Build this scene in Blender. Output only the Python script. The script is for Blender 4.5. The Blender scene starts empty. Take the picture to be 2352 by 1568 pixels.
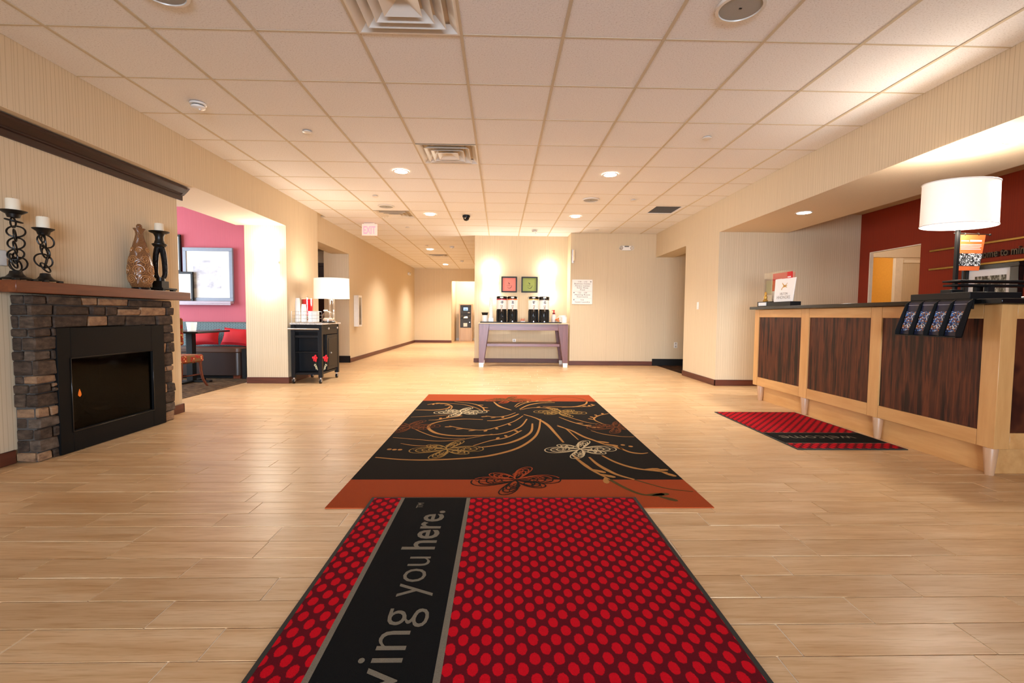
import bpy, bmesh, math, random
from mathutils import Vector, Matrix
random.seed(7)
S = bpy.context.scene
COL = S.collection
PI = math.pi
# ------------------------------------------------------------------ camera
YAW, PIT, ROL, CZ, FPX = .0244, -.0534, .0085, .9914, 1099.12
cy_, sy_, cp_, sp_ = math.cos(YAW), math.sin(YAW), math.cos(PIT), math.sin(PIT)
fw = Vector((sy_*cp_, cy_*cp_, sp_)); rt = Vector((cy_, -sy_, 0)); up = rt.cross(fw)
rt, up = rt*math.cos(ROL)+up*math.sin(ROL), up*math.cos(ROL)-rt*math.sin(ROL)
cd = bpy.data.cameras.new('camera'); cam = bpy.data.objects.new('camera', cd); COL.objects.link(cam)
cd.sensor_width = 36; cd.lens = FPX*36/2352; cd.clip_start = .02; cd.clip_end = 100
mw = Matrix((rt, up, -fw)).transposed().to_4x4(); mw.translation = (0, 0, CZ)
cam.matrix_world = mw
S.camera = cam
# ------------------------------------------------------------------ world, view, lights
S.view_settings.view_transform = 'Standard'; S.view_settings.look = 'None'
S.view_settings.gamma = 1; S.view_settings.use_curve_mapping = False
S.view_settings.exposure = 0.56
S.cycles.use_denoising = True
S.cycles.max_bounces = 8; S.cycles.diffuse_bounces = 5; S.cycles.glossy_bounces = 3
S.cycles.transparent_max_bounces = 12
S.cycles.sample_clamp_indirect = 6; S.cycles.caustics_reflective = False; S.cycles.caustics_refractive = False
W = bpy.data.worlds.new('world'); S.world = W; W.use_nodes = True
W.node_tree.nodes['Background'].inputs[0].default_value = (.75, .85, 1, 1)
W.node_tree.nodes['Background'].inputs[1].default_value = 1.0
WARM = (1, .92, .82); SOFT = (1, .935, .85); DAY = (.74, .85, 1)
def aim(o, d): o.rotation_euler = Vector(d).to_track_quat('-Z', 'Y').to_euler()
def area(name, loc, d, sx, sy, power, col):
    l = bpy.data.lights.new(name, 'AREA'); l.shape = 'RECTANGLE'; l.size = sx; l.size_y = sy
    l.energy = power; l.color = col
    o = bpy.data.objects.new(name, l); COL.objects.link(o); o.location = loc; aim(o, d); return o
def spot(name, loc, power, col=WARM, size=2.3, blend=.9, r=.07):
    l = bpy.data.lights.new(name, 'SPOT'); l.energy = power; l.color = col; l.spot_size = size; l.spot_blend = blend
    l.shadow_soft_size = r
    o = bpy.data.objects.new(name, l); COL.objects.link(o); o.location = loc; return o
def point(name, loc, power, col=WARM, r=.05):
    l = bpy.data.lights.new(name, 'POINT'); l.energy = power; l.color = col; l.shadow_soft_size = r
    o = bpy.data.objects.new(name, l); COL.objects.link(o); o.location = loc; return o
P_DAY, P_DIN, P_DL = 3000, 260, 140
area('daylight_entrance', (.2, -9.5, 1.5), (0, 1, -.01), 10, 3.0, P_DAY, DAY)
area('daylight_dining', (-7.7, 5.6, 1.5), (1, .12, -.05), 3.6, 2.0, P_DIN, DAY)
ZC = 2.6608
# ------------------------------------------------------------------ helpers
def lin(h):
    h = h.lstrip('#'); r = []
    for i in (0, 2, 4):
        c = int(h[i:i+2], 16)/255
        r.append(c/12.92 if c <= .04045 else ((c+.055)/1.055)**2.4)
    return (*r, 1)
class NT:
    def __init__(s, name):
        s.m = bpy.data.materials.new(name); s.m.use_nodes = True; s.t = s.m.node_tree
        s.b = s.t.nodes['Principled BSDF']; s.out = s.t.nodes['Material Output']
    def n(s, typ, **kw):
        x = s.t.nodes.new(typ)
        for k, v in kw.items():
            if k.startswith('i_'):
                x.inputs[k[2:].replace('_', ' ')].default_value = v
            else: setattr(x, k, v)
        return x
    def l(s, a, b): s.t.links.new(a, b)
    def math(s, op, a, b=None, c=None):
        x = s.n('ShaderNodeMath', operation=op)
        for i, v in enumerate((a, b, c)):
            if v is None: continue
            if isinstance(v, (int, float)): x.inputs[i].default_value = v
            else: s.l(v, x.inputs[i])
        return x.outputs[0]
    def mix(s, f, a, b):
        x = s.n('ShaderNodeMix', data_type='RGBA')
        for i, v in ((0, f), (6, a), (7, b)):
            if isinstance(v, (int, float)): x.inputs[i].default_value = v
            elif isinstance(v, tuple): x.inputs[i].default_value = v
            else: s.l(v, x.inputs[i])
        return x.outputs[2]
    def ramp(s, f, stops, interp='LINEAR'):
        x = s.n('ShaderNodeValToRGB'); x.color_ramp.interpolation = interp
        e = x.color_ramp.elements
        while len(e) < len(stops): e.new(.5)
        for i, (p, c) in enumerate(stops):
            e[i].position = p; e[i].color = lin(c) if isinstance(c, str) else c
        s.l(f, x.inputs[0]); return x.outputs[0]
    def obj(s): return s.n('ShaderNodeTexCoord').outputs['Object']
    def pos(s): return s.n('ShaderNodeNewGeometry').outputs['Position']
    def mapping(s, v, scale, off=None):
        x = s.n('ShaderNodeMapping'); x.inputs['Scale'].default_value = scale
        s.l(v, x.inputs[0])
        if off is not None: s.l(off, x.inputs['Location'])
        return x.outputs[0]
    def noise(s, v, scale, detail=3, rough=.5, out=0):
        x = s.n('ShaderNodeTexNoise'); x.inputs['Scale'].default_value = scale
        x.inputs['Detail'].default_value = detail; x.inputs['Roughness'].default_value = rough
        if v is not None: s.l(v, x.inputs['Vector'])
        return x.outputs[out]
    def bump(s, h, strength=.2, dist=.01):
        x = s.n('ShaderNodeBump'); x.inputs['Strength'].default_value = strength; x.inputs['Distance'].default_value = dist
        s.l(h, x.inputs['Height']); s.l(x.outputs[0], s.b.inputs['Normal'])
    def fin(s, col=None, rough=.5, metal=0, spec=.5):
        if col is not None: s.l(col, s.b.inputs['Base Color'])
        s.b.inputs['Roughness'].default_value = rough; s.b.inputs['Metallic'].default_value = metal
        s.b.inputs['Specular IOR Level'].default_value = spec
        return s.m
def plain(name, h, rough=.5, metal=0, var=.08, scale=25, bump=0, spec=.5, emit=0):
    t = NT(name); c = lin(h); f = t.noise(t.obj(), scale, 3)
    a = tuple(min(1, x*(1-var)) for x in c[:3])+(1,); b = tuple(min(1, x*(1+var)) for x in c[:3])+(1,)
    col = t.mix(f, a, b)
    if bump: t.bump(f, bump, .004)
    if emit:
        t.l(col, t.b.inputs['Emission Color']); t.b.inputs['Emission Strength'].default_value = emit
    return t.fin(col, rough, metal, spec)
def woodmat(name, dark, light, axis='x', scale=1.0, rough=.4, fine=.35, stretch=14, bump=.05):
    t = NT(name); s = [stretch]*3; s['xyz'.index(axis)] = 1.0
    v = t.mapping(t.obj(), tuple(k*scale for k in s))
    f = t.noise(v, 1.3, 5, .6); s2 = [stretch*5]*3; s2['xyz'.index(axis)] = 2.0
    g = t.noise(t.mapping(t.obj(), tuple(k*scale for k in s2)), 1.0, 3)
    col = t.ramp(f, [(.3, dark), (.7, light)])
    col = t.mix(t.math('MULTIPLY', t.math('SUBTRACT', 1.0, g), fine), col, lin(dark))
    t.bump(g, bump, .003)
    return t.fin(col, rough)
def wallpaper(name, base, line, amt=.75, rough=.75):
    t = NT(name); p = t.pos(); x = t.n('ShaderNodeSeparateXYZ'); t.l(p, x.inputs[0])
    u = t.math('ADD', x.outputs[0], x.outputs[1])
    wob = t.noise(t.mapping(p, (3, 3, 2.2)), 1.0, 2)
    u = t.math('ADD', u, t.math('MULTIPLY', wob, .012))
    vo = t.n('ShaderNodeTexVoronoi', voronoi_dimensions='1D', feature='DISTANCE_TO_EDGE'); vo.inputs['Scale'].default_value = 37
    t.l(u, vo.inputs['W'])
    br = t.noise(t.mapping(p, (60, 60, 1.2)), 1.0, 2)
    f = t.ramp(vo.outputs['Distance'], [(.03, (1, 1, 1, 1)), (.12, (0, 0, 0, 1))])
    f = t.math('MULTIPLY', f, t.math('MULTIPLY', br, amt*1.7))
    fi = t.noise(t.mapping(p, (160, 160, 6)), 1.0, 1)
    b = lin(base); b2 = tuple(k*.9 for k in b[:3])+(1,)
    col = t.mix(f, t.mix(fi, b2, b), lin(line))
    return t.fin(col, rough, 0, .25)
def emis(name, h, strength, var=.03):
    t = NT(name); f = t.noise(t.obj(), 6, 1); c = lin(h)
    col = t.mix(f, tuple(k*(1-var) for k in c[:3])+(1,), c)
    t.l(col, t.b.inputs['Emission Color']); t.b.inputs['Emission Strength'].default_value = strength
    return t.fin(col, .6)
def glassmat(name, tint='#FFFFFF', gloss=.12, rough=.02, fr=.8):
    t = NT(name); tr = t.n('ShaderNodeBsdfTransparent'); tr.inputs[0].default_value = lin(tint)
    gl = t.n('ShaderNodeBsdfGlossy'); gl.inputs['Roughness'].default_value = rough
    lw = t.n('ShaderNodeLayerWeight'); lw.inputs[0].default_value = .25
    f = t.math('ADD', t.math('MULTIPLY', lw.outputs['Fresnel'], fr), gloss)
    mx = t.n('ShaderNodeMixShader'); t.l(f, mx.inputs[0]); t.l(tr.outputs[0], mx.inputs[1]); t.l(gl.outputs[0], mx.inputs[2])
    t.l(mx.outputs[0], t.out.inputs[0]); return t.m

class MB:
    def __init__(s, bevel=0): s.v = []; s.f = []; s.bev = bevel; s.mi = []; s.cm = 0
    def add(s, vs, fs):
        o = len(s.v); s.v += [tuple(v) for v in vs]
        for f in fs: s.f.append([i+o for i in f]); s.mi.append(s.cm)
        return s
    def box(s, x0, x1, y0, y1, z0, z1):
        x0, x1 = sorted((x0, x1)); y0, y1 = sorted((y0, y1)); z0, z1 = sorted((z0, z1))
        return s.add([(x, y, z) for z in (z0, z1) for y in (y0, y1) for x in (x0, x1)],
                     [(0, 2, 3, 1), (4, 5, 7, 6), (0, 1, 5, 4), (2, 6, 7, 3), (0, 4, 6, 2), (1, 3, 7, 5)])
    def cbox(s, cx, cy, z0, sx, sy, h): return s.box(cx-sx/2, cx+sx/2, cy-sy/2, cy+sy/2, z0, z0+h)
    def hexa(s, b, t): # 4 bottom pts ccw, 4 top
        return s.add(list(b)+list(t), [(3, 2, 1, 0), (4, 5, 6, 7), (0, 1, 5, 4), (1, 2, 6, 5), (2, 3, 7, 6), (3, 0, 4, 7)])
    def lathe(s, cx, cy, prof, n=20, sx=1, sy=1, caps=True, z=0):
        vs = []; fs = []
        for r, h in prof:
            for i in range(n):
                a = 2*PI*i/n; vs.append((cx+r*sx*math.cos(a), cy+r*sy*math.sin(a), z+h))
        for k in range(len(prof)-1):
            for i in range(n):
                j = (i+1) % n; fs.append((k*n+i, k*n+j, (k+1)*n+j, (k+1)*n+i))
        if caps:
            fs.append(tuple(reversed(range(n)))); m = (len(prof)-1)*n; fs.append(tuple(range(m, m+n)))
        return s.add(vs, fs)
    def cyl(s, p, q, r, n=12, r2=None):
        return s.tube([p, q], r, n, r2=r2)
    def tube(s, pts, r, n=8, closed=False, r2=None):
        pts = [Vector(p) for p in pts]; N = len(pts); vs = []; fs = []; ref = None
        for k, p in enumerate(pts):
            if closed: d = pts[(k+1) % N]-pts[k-1]
            else: d = pts[min(k+1, N-1)]-pts[max(k-1, 0)]
            d.normalize()
            if ref is None: ref = d.orthogonal().normalized()
            ref = (ref-d*ref.dot(d)); ref = ref.normalized() if ref.length > 1e-6 else d.orthogonal().normalized()
            b = d.cross(ref); rr = r if r2 is None else r+(r2-r)*k/max(1, N-1)
            for i in range(n):
                a = 2*PI*i/n; vs.append(p+ref*rr*math.cos(a)+b*rr*math.sin(a))
        M = N if closed else N-1
        for k in range(M):
            kk = (k+1) % N
            for i in range(n):
                j = (i+1) % n; fs.append((k*n+i, k*n+j, kk*n+j, kk*n+i))
        if not closed:
            fs.append(tuple(reversed(range(n)))); fs.append(tuple((N-1)*n+i for i in range(n)))
        return s.add(vs, fs)
    def ring(s, c, R, r, ax, n=24, m=8, e=1.0):
        ax = Vector(ax).normalized(); a = ax.orthogonal().normalized(); b = ax.cross(a)
        return s.tube([Vector(c)+a*R*math.cos(2*PI*i/n)+b*R*e*math.sin(2*PI*i/n) for i in range(n)], r, m, True)
    def prism(s, poly, axis, a0, a1): # poly 2d, extruded along axis
        def P(u, v, w): return {'x': (w, u, v), 'y': (u, w, v), 'z': (u, v, w)}[axis]
        n = len(poly); vs = [P(u, v, a0) for u, v in poly]+[P(u, v, a1) for u, v in poly]
        fs = [tuple(range(n)), tuple(reversed(range(n, 2*n)))]+[(i, n+i, n+(i+1) % n, (i+1) % n) for i in range(n)]
        return s.add(vs, fs)
    def ball(s, c, rx, ry, rz, n=14, m=8):
        pr = [(max(.001, math.sin(PI*k/m)), -math.cos(PI*k/m)*rz) for k in range(m+1)]
        return s.lathe(c[0], c[1], [(r, h) for r, h in pr], n, rx, ry, True, c[2])
    def xf(s, fn, start=0):
        s.v = s.v[:start]+[tuple(fn(*v)) for v in s.v[start:]]; return s
    def build(s, name, mat, parent=None, loc=None, label=None, kind=None, smooth=True, fixn=True):
        o0 = Vector(loc) if loc is not None else Vector((0, 0, 0))
        if parent is not None:
            o0 = Vector((0, 0, 0)); p = parent
            while p is not None: o0 += Vector(p.location); p = p.parent
        me = bpy.data.meshes.new(name)
        me.from_pydata([tuple(Vector(v)-o0) for v in s.v], [], s.f)
        mats = mat if isinstance(mat, (list, tuple)) else [mat]
        for m in mats: me.materials.append(m)
        if len(mats) > 1:
            for p, i in zip(me.polygons, s.mi): p.material_index = i
        if fixn or s.bev:
            bm = bmesh.new(); bm.from_mesh(me)
            if fixn: bmesh.ops.recalc_face_normals(bm, faces=bm.faces)
            if s.bev:
                ed = [e for e in bm.edges if len(e.link_faces) == 2 and e.calc_face_angle(0) > .6]
                bmesh.ops.bevel(bm, geom=ed, offset=s.bev, segments=1, affect='EDGES', clamp_overlap=True)
            bm.to_mesh(me); bm.free()
        if smooth:
            for p in me.polygons: p.use_smooth = True
            me.set_sharp_from_angle(angle=.62)
        o = bpy.data.objects.new(name, me); COL.objects.link(o)
        if parent is not None: o.parent = parent
        elif loc is not None: o.location = loc
        if label: o['label'] = label
        if kind: o['kind'] = kind
        return o
def thing(name, label, cat, loc, group=None):
    o = bpy.data.objects.new(name, None); COL.objects.link(o); o.location = loc; o.empty_display_size = .05
    o['label'] = label; o['category'] = cat
    if group: o['group'] = group
    return o
def solo(name, mb, mat, label, cat, loc, group=None, **kw):
    o = mb.build(name, mat, None, loc, label, **kw); o['category'] = cat
    if group: o['group'] = group
    return o
def struct(name, mb, mat, **kw): return mb.build(name, mat, kind='structure', **kw)
def copy_tree(o, loc=None, parent=None, label=None):
    c = o.copy(); COL.objects.link(c); c.parent = parent
    if loc is not None: c.location = loc
    if label: c['label'] = label
    for ch in list(o.children): copy_tree(ch, None, c)
    return c
def inst(src, parent, loc, name=None):
    o = bpy.data.objects.new(name or src.name.split('.')[0], src.data); COL.objects.link(o); o.parent = parent; o.location = loc; return o
_tc = {}
def text_pts(txt, bold=0):
    cu = bpy.data.curves.new('t', 'FONT'); cu.body = txt; cu.resolution_u = 3; cu.offset = bold
    o = bpy.data.objects.new('t', cu); COL.objects.link(o)
    bpy.context.view_layer.update()
    me = bpy.data.meshes.new_from_object(o.evaluated_get(bpy.context.evaluated_depsgraph_get()))
    vs = [(v.co.x, v.co.y) for v in me.vertices]; fs = [tuple(p.vertices) for p in me.polygons]
    bpy.data.objects.remove(o); bpy.data.curves.remove(cu); bpy.data.meshes.remove(me)
    return vs, fs
def text(mb, txt, fn, w=None, h=None, bold=0, align='l', thick=None, vsc=None):
    """bounding box mapped to (0..w, 0..h); fn(u, v) -> world point"""
    vs, fs = text_pts(txt, bold)
    x0 = min(v[0] for v in vs); x1 = max(v[0] for v in vs); y0 = min(v[1] for v in vs); y1 = max(v[1] for v in vs)
    sx = w/(x1-x0) if w else None; sy = h/(y1-y0) if h else sx
    if sx is None: sx = sy
    if vsc: y0 = 0; sy = vsc
    off = {'l': 0, 'c': -(x1-x0)*sx/2, 'r': -(x1-x0)*sx}[align]
    P = [fn((x-x0)*sx+off, (y-y0)*sy) for x, y in vs]
    if not thick: return mb.add(P, fs)
    t = Vector(thick); n = len(P); bot = [Vector(p) for p in P]; top = [p+t for p in bot]
    edges = {}
    for f in fs:
        for i in range(len(f)): edges[(f[i], f[(i+1) % len(f)])] = 1
    side = [(a, b, b+n, a+n) for (a, b) in edges if (b, a) not in edges]
    return mb.add(bot+top, [tuple(f) for f in fs]+[tuple(i+n for i in reversed(f)) for f in fs]+side)
def crom(pts, k=6):
    out = []; n = len(pts)
    for i in range(n-1):
        p0, p1, p2, p3 = [Vector(pts[max(0, min(n-1, j))]) for j in (i-1, i, i+1, i+2)]
        for s_ in range(k):
            t = s_/k
            out.append(.5*((2*p1)+(p2-p0)*t+(2*p0-5*p1+4*p2-p3)*t*t+(3*p1-p0-3*p2+p3)*t**3))
    out.append(Vector(pts[-1])); return out
def ribbon(mb, pts, w0, w1, fn, clip=None, wm=None):
    """flat tapered strip through 2d pts, mapped by fn(u,v)"""
    n = len(pts); L = []; R = []
    for i, p in enumerate(pts):
        d = Vector(pts[min(i+1, n-1)])-Vector(pts[max(i-1, 0)])
        if d.length < 1e-9: d = Vector((1, 0))
        d.normalize(); nr = Vector((-d.y, d.x)); t = i/(n-1)
        w = w0+(w1-w0)*t if wm is None else (w0+(wm-w0)*t*2 if t < .5 else wm+(w1-wm)*(t-.5)*2)
        L.append(Vector(p)+nr*w/2); R.append(Vector(p)-nr*w/2)
    for i in range(n-1):
        q = [L[i], R[i], R[i+1], L[i+1]]
        if clip and not all(clip(a) for a in q): continue
        mb.add([fn(a.x, a.y) for a in q], [(0, 1, 2, 3)])
# ------------------------------------------------------------------ materials
M = {}
M['wall'] = wallpaper('wallpaper_beige', '#DCC9A9', '#97794F', .38)
M['wall_red'] = wallpaper('wallpaper_red', '#C66672', '#AE5260', .3)
M['wall_rust'] = wallpaper('wallpaper_rust', '#8A2E14', '#6A2010', .4)
M['plaster'] = plain('soffit_plaster', '#DCC9AC', .8, bump=.15, scale=120)
M['cream'] = plain('cream_paint', '#EADCC4', .7)
M['yellow'] = plain('yellow_paint', '#D9A240', .7)
M['trim'] = woodmat('baseboard_wood', '#4C2416', '#6E3824', 'y', 2, .5)
M['trimx'] = woodmat('baseboard_wood_x', '#4C2416', '#6E3824', 'x', 2, .5)
M['black'] = plain('black_paint', '#141414', .45, spec=.3)
M['blackgloss'] = plain('black_gloss', '#121212', .18)
M['blackiron'] = plain('black_iron', '#17130F', .38, .3)
M['blackcart'] = plain('black_satin_paint', '#0C0E12', .42, spec=.3)
M['white'] = plain('white_plastic', '#EDEBE6', .35)
M['paper'] = plain('white_paper', '#F2EFEA', .7, var=.03)
M['chrome'] = plain('chrome', '#D8D8DA', .15, 1)
M['steel'] = plain('brushed_steel', '#B9B4B0', .35, 1)
M['gold'] = plain('brass', '#B99A55', .3, 1)
M['ceiling'] = None
t = NT('ceiling_tile_face'); n_ = t.noise(t.obj(), 110, 3, .75); n2 = t.noise(t.obj(), 55, 2)
col = t.ramp(n_, [(.33, '#CBC6C4'), (.43, '#E9E7E6'), (.7, '#F0EFEF')])
t.bump(n2, .25, .003); M['ceiling'] = t.fin(col, .9, 0, .1)
M['grid'] = plain('ceiling_grid_metal', '#CDBFA6', .7, var=.03, spec=.1)
def floor_mat(name, island):
    t = NT(name)
    r = t.n('ShaderNodeNewGeometry').outputs['Random Per Island'] if island else t.n('ShaderNodeObjectInfo').outputs['Random']
    off = t.n('ShaderNodeCombineXYZ'); t.l(t.math('MULTIPLY', r, 37.0), off.inputs[0]); t.l(t.math('MULTIPLY', r, 91.0), off.inputs[1])
    o = t.obj()
    f = t.noise(t.mapping(o, (1.6, 16, 1), off.outputs[0]), 1.0, 4, .6)
    g = t.noise(t.mapping(o, (7, 120, 1), off.outputs[0]), 1.0, 3, .6)
    b = t.noise(t.mapping(o, (1.0, 5, 1), off.outputs[0]), 1.6, 2)
    c = t.ramp(f, [(.28, '#BF976A'), (.5, '#D2AE82'), (.72, '#DEC19A')])
    g2 = t.ramp(g, [(.30, (1, 1, 1, 1)), (.5, (0, 0, 0, 1))])
    c = t.mix(t.math('MULTIPLY', g2, .5), c, lin('#A87640'))
    c = t.mix(t.math('MULTIPLY', t.ramp(b, [(.5, (0, 0, 0, 1)), (.75, (1, 1, 1, 1))]), .35), c, lin('#B98B55'))
    hs = t.n('ShaderNodeHueSaturation'); t.l(c, hs.inputs['Color']); t.l(t.math('ADD', t.math('MULTIPLY', r, .14), .93), hs.inputs['Value'])
    t.bump(g, .06, .002)
    m = t.fin(hs.outputs[0], .34, 0, .5); return m
M['plank'] = floor_mat('plank_porcelain', False); M['plank_far'] = floor_mat('plank_porcelain_far', True)
M['grout'] = plain('grout', '#E6DAC8', .8)
M['carpet'] = None
t = NT('brown_carpet'); n_ = t.noise(t.mapping(t.obj(), (5, 26, 1)), 2.2, 3); col = t.ramp(n_, [(.38, '#2E2119'), (.5, '#54402F'), (.62, '#7A6247')])
t.bump(t.noise(t.obj(), 400, 1), .4, .004); M['carpet'] = t.fin(col, .95, 0, .1)
M['carpet_dark'] = None
t = NT('dark_carpet'); n_ = t.noise(t.mapping(t.obj(), (4, 10, 1)), 2.5, 3); col = t.ramp(n_, [(.42, '#21150F'), (.55, '#3A2619'), (.68, '#6A4628')])
M['carpet_dark'] = t.fin(col, .95, 0, .1)
M['maple'] = woodmat('maple', '#C18C52', '#D9A86C', 'y', 1.2, .38, .25, 8)
M['maple_z'] = woodmat('maple_vertical', '#C18C52', '#D9A86C', 'z', 1.2, .38, .25, 8)
M['maple_pale'] = woodmat('maple_foot', '#B98D68', '#C9A17C', 'z', 2, .4, .2, 8)
def veneer():
    t = NT('rosewood_veneer'); o = t.obj()
    f = t.noise(t.mapping(o, (1, 10, .7)), 1.5, 4, .65)
    w = t.noise(t.mapping(o, (1, 45, 1.1)), 1.2, 2)
    c = t.ramp(f, [(.38, '#180B07'), (.44, '#482013'), (.53, '#62311B'), (.58, '#3E1A10'), (.64, '#1A0B07')])
    c = t.mix(t.math('MULTIPLY', t.ramp(w, [(.45, (0, 0, 0, 1)), (.55, (1, 1, 1, 1))]), .45), c, lin('#2A140E'))
    return t.fin(c, .45, 0, .3)
M['veneer'] = veneer()
M['mantel'] = woodmat('mantel_cherry', '#5A2A14', '#7C4222', 'y', 1.5, .36)
M['walnut'] = woodmat('crown_walnut', '#240F09', '#3E1C11', 'y', 2, .42)
M['tablewood'] = woodmat('table_mahogany', '#5E3838', '#7C4E4C', 'z', 2, .32)
M['tablewood_x'] = woodmat('table_mahogany_x', '#5E3838', '#7C4E4C', 'x', 2, .32)
M['tabletop'] = plain('laminate_top', '#D8B995', .4)
M['chairwood'] = woodmat('chair_wood', '#5C2A18', '#86452A', 'z', 3, .35)
M['granite'] = None
t = NT('speckled_granite'); col = t.ramp(t.noise(t.obj(), 150, 2), [(.35, '#5C5C5C'), (.5, '#B9B4AE'), (.65, '#E6E0D8')]); M['granite'] = t.fin(col, .2)
M['lamp_glow'] = emis('lamp_shade_fabric', '#FFF0E2', .26)
M['lamp_in'] = emis('lamp_shade_lining', '#FFF0D4', 3)
M['sconce_glow'] = emis('sconce_shade', '#FFF2DC', 7.0)
M['bulb'] = emis('downlight_lens', '#FFF4E0', 18)
M['leather'] = plain('brown_leather', '#33241F', .32, bump=.1, scale=60)
M['leather_top'] = plain('tan_leather', '#5A3D2C', .38, bump=.1, scale=60)
M['pillow'] = plain('red_velvet', '#C00A18', .75, var=.15, scale=14)
M['red'] = plain('red_print', '#D3161A', .5)
M['orange'] = plain('orange_print', '#E5701E', .5)
M['glass'] = glassmat('clear_acrylic', '#FFFFFF', .03, .02, .3)
M['glass_fire'] = glassmat('firebox_glass', '#9A9A96', .0, .05, .1)
# ------------------------------------------------------------------ room shell
def wall(name, boxes, mat=None):
    mb = MB()
    for b in boxes: mb.box(*b)
    return struct(name, mb, mat or M['wall'], smooth=False)
T = ZC+.12
wall('wall_left', [(-3.72, -3.18, -2.0, 3.31, 0, 2.235), (-3.72, -3.18, 4.37, 4.83, 0, 2.235), (-3.72, -3.18, 3.31, 4.37, .885, 2.235), (-3.72, -3.62, 3.31, 4.37, 0, .885)])
wall('wall_left', [(-3.725, -3.03, -2.0, 6.885, 2.236, T)])
struct('ceiling', MB().box(-3.724, -3.032, -2, 6.884, 2.232, 2.236), M['plaster'], smooth=False)
wall('wall_left', [(-3.61, -3.03, 6.885, 8.06, 0, T)])
wall('wall_left', [(-3.45, -3.11, 8.06, 9.935, 2.225, T)])
wall('wall_left', [(-3.45, -3.11, 9.935, 17.55, 0, T)])
wall('wall_back', [(-3.45, -1.775, 17.4, 17.6, 0, T), (-1.775, -.55, 17.4, 17.6, 2.232, T)])
wall('wall_back', [(-1.775, -.55, 19.25, 19.4, 0, T), (-1.9, -1.775, 17.6, 19.4, 0, T)], M['cream'])
wall('wall_back', [(-.55, 1.405, 10.15, 19.4, 0, T)])
wall('wall_back', [(1.405, 4.4, 9.68, 10.3, 0, T)])
wall('wall_right', [(3.134, 5.35, 6.87, 8.11, 0, T)])
wall('wall_right', [(3.134, 3.5, 8.11, 9.68, 2.2, T)])
wall('wall_right', [(4.3, 4.45, 8.11, 9.68, 0, T)])
struct('ceiling', MB().box(3.5, 4.3, 8.11, 9.68, 2.4, 2.5), M['plaster'], smooth=False)
wall('wall_right', [(3.134, 4.12, -2.0, 6.87, 2.224, T)])
struct('ceiling', MB().box(3.136, 4.119, -2, 6.869, 2.22, 2.224), M['plaster'], smooth=False)
wall('wall_right', [(5.2, 5.24, 6.68, 6.87, 0, T), (5.2, 5.24, -2, 5.86, 0, T), (5.2, 5.24, 5.86, 6.68, 1.925, T)], M['wall_rust'])
struct('trim_3', MB().box(5.198, 5.245, 6.669, 6.682, 0, 1.925).box(5.198, 5.245, 5.86, 6.669, 1.916, 1.927), M['cream'], smooth=False)
# office behind the red wall
wall('wall_right', [(7.4, 7.5, 4.5, 9.6, 0, 2.6), (5.35, 7.4, 9.5, 9.6, 0, 2.6), (5.24, 7.4, 4.4, 4.5, 0, 2.6)], M['yellow'])
wall('wall_right', [(6.72, 7.39, 7.90, 7.95, 0, 1.93)], M['wall'])
wall('wall_right', [(5.35, 7.39, 7.88, 7.96, 2.02, 2.5), (6.72, 7.39, 7.90, 7.96, 1.98, 2.02)], M['plaster'])
struct('trim_1', MB().box(6.60, 6.72, 7.90, 7.96, 0, 2.02).box(6.72, 7.38, 7.88, 7.96, 1.93, 1.98), M['cream'], smooth=False)
struct('ceiling', MB().box(5.35, 7.5, 4.4, 9.6, 2.5, 2.6), M['plaster'], smooth=False)
# hidden shell: behind the camera, dining room, side corridor
wall('wall_front', [(-3.72, -1.6, -2.1, -1.95, 0, T), (1.8, 5.35, -2.1, -1.95, 0, T), (-1.6, 1.8, -2.1, -1.95, 2.2, T)])  # unseen wall; entrance opening narrowed to darken the near walls and ceiling corners
dm = MB(.004)
for x in (-1.6, -.76, .06, .88, 1.72): dm.box(x, x+.08, -2.06, -1.98, 0, 2.2)
dm.box(-1.6, 1.8, -2.06, -1.98, 2.05, 2.13)
struct('door_1', dm, M['steel'])
wall('wall_left', [(-7.6, -3.61, 7.93, 8.06, 0, T)], M['wall_red'])
wall('wall_left', [(-7.75, -7.6, -2, 3.6, 0, T), (-7.75, -7.6, 7.5, 8.06, 0, T), (-7.75, -7.6, 3.6, 7.5, 0, .5), (-7.75, -7.6, 3.6, 7.5, 2.4, T)])
wm = MB(.004)
for y in (3.6, 4.9, 6.2, 7.44): wm.box(-7.72, -7.64, y, y+.06, .5, 2.4)
struct('window_1', wm, M['white'])
wall('wall_left', [(-7.6, -3.72, -2.1, -1.95, 0, T)])
wall('wall_left', [(-6.2, -3.45, 11.3, 11.4, 0, T), (-6.3, -6.2, 8.0, 11.4, 0, T), (-3.62, -3.45, 9.94, 11.3, 0, 2.6)])
dd = MB(.004).box(-4.75, -4.68, 11.26, 11.3, 0, 2.1).box(-3.85, -3.78, 11.26, 11.3, 0, 2.1).box(-4.75, -3.78, 11.26, 11.3, 2.1, 2.18)
d2 = struct('door_2', dd, M['walnut'])
MB(.004).box(-4.68, -3.85, 11.27, 11.295, 0.01, 2.1).build('door_panel', M['walnut'], d2)
struct('ceiling', MB().box(-6.3, -3.45, 8.06, 11.4, 2.45, 2.5), M['plaster'], smooth=False)
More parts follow.
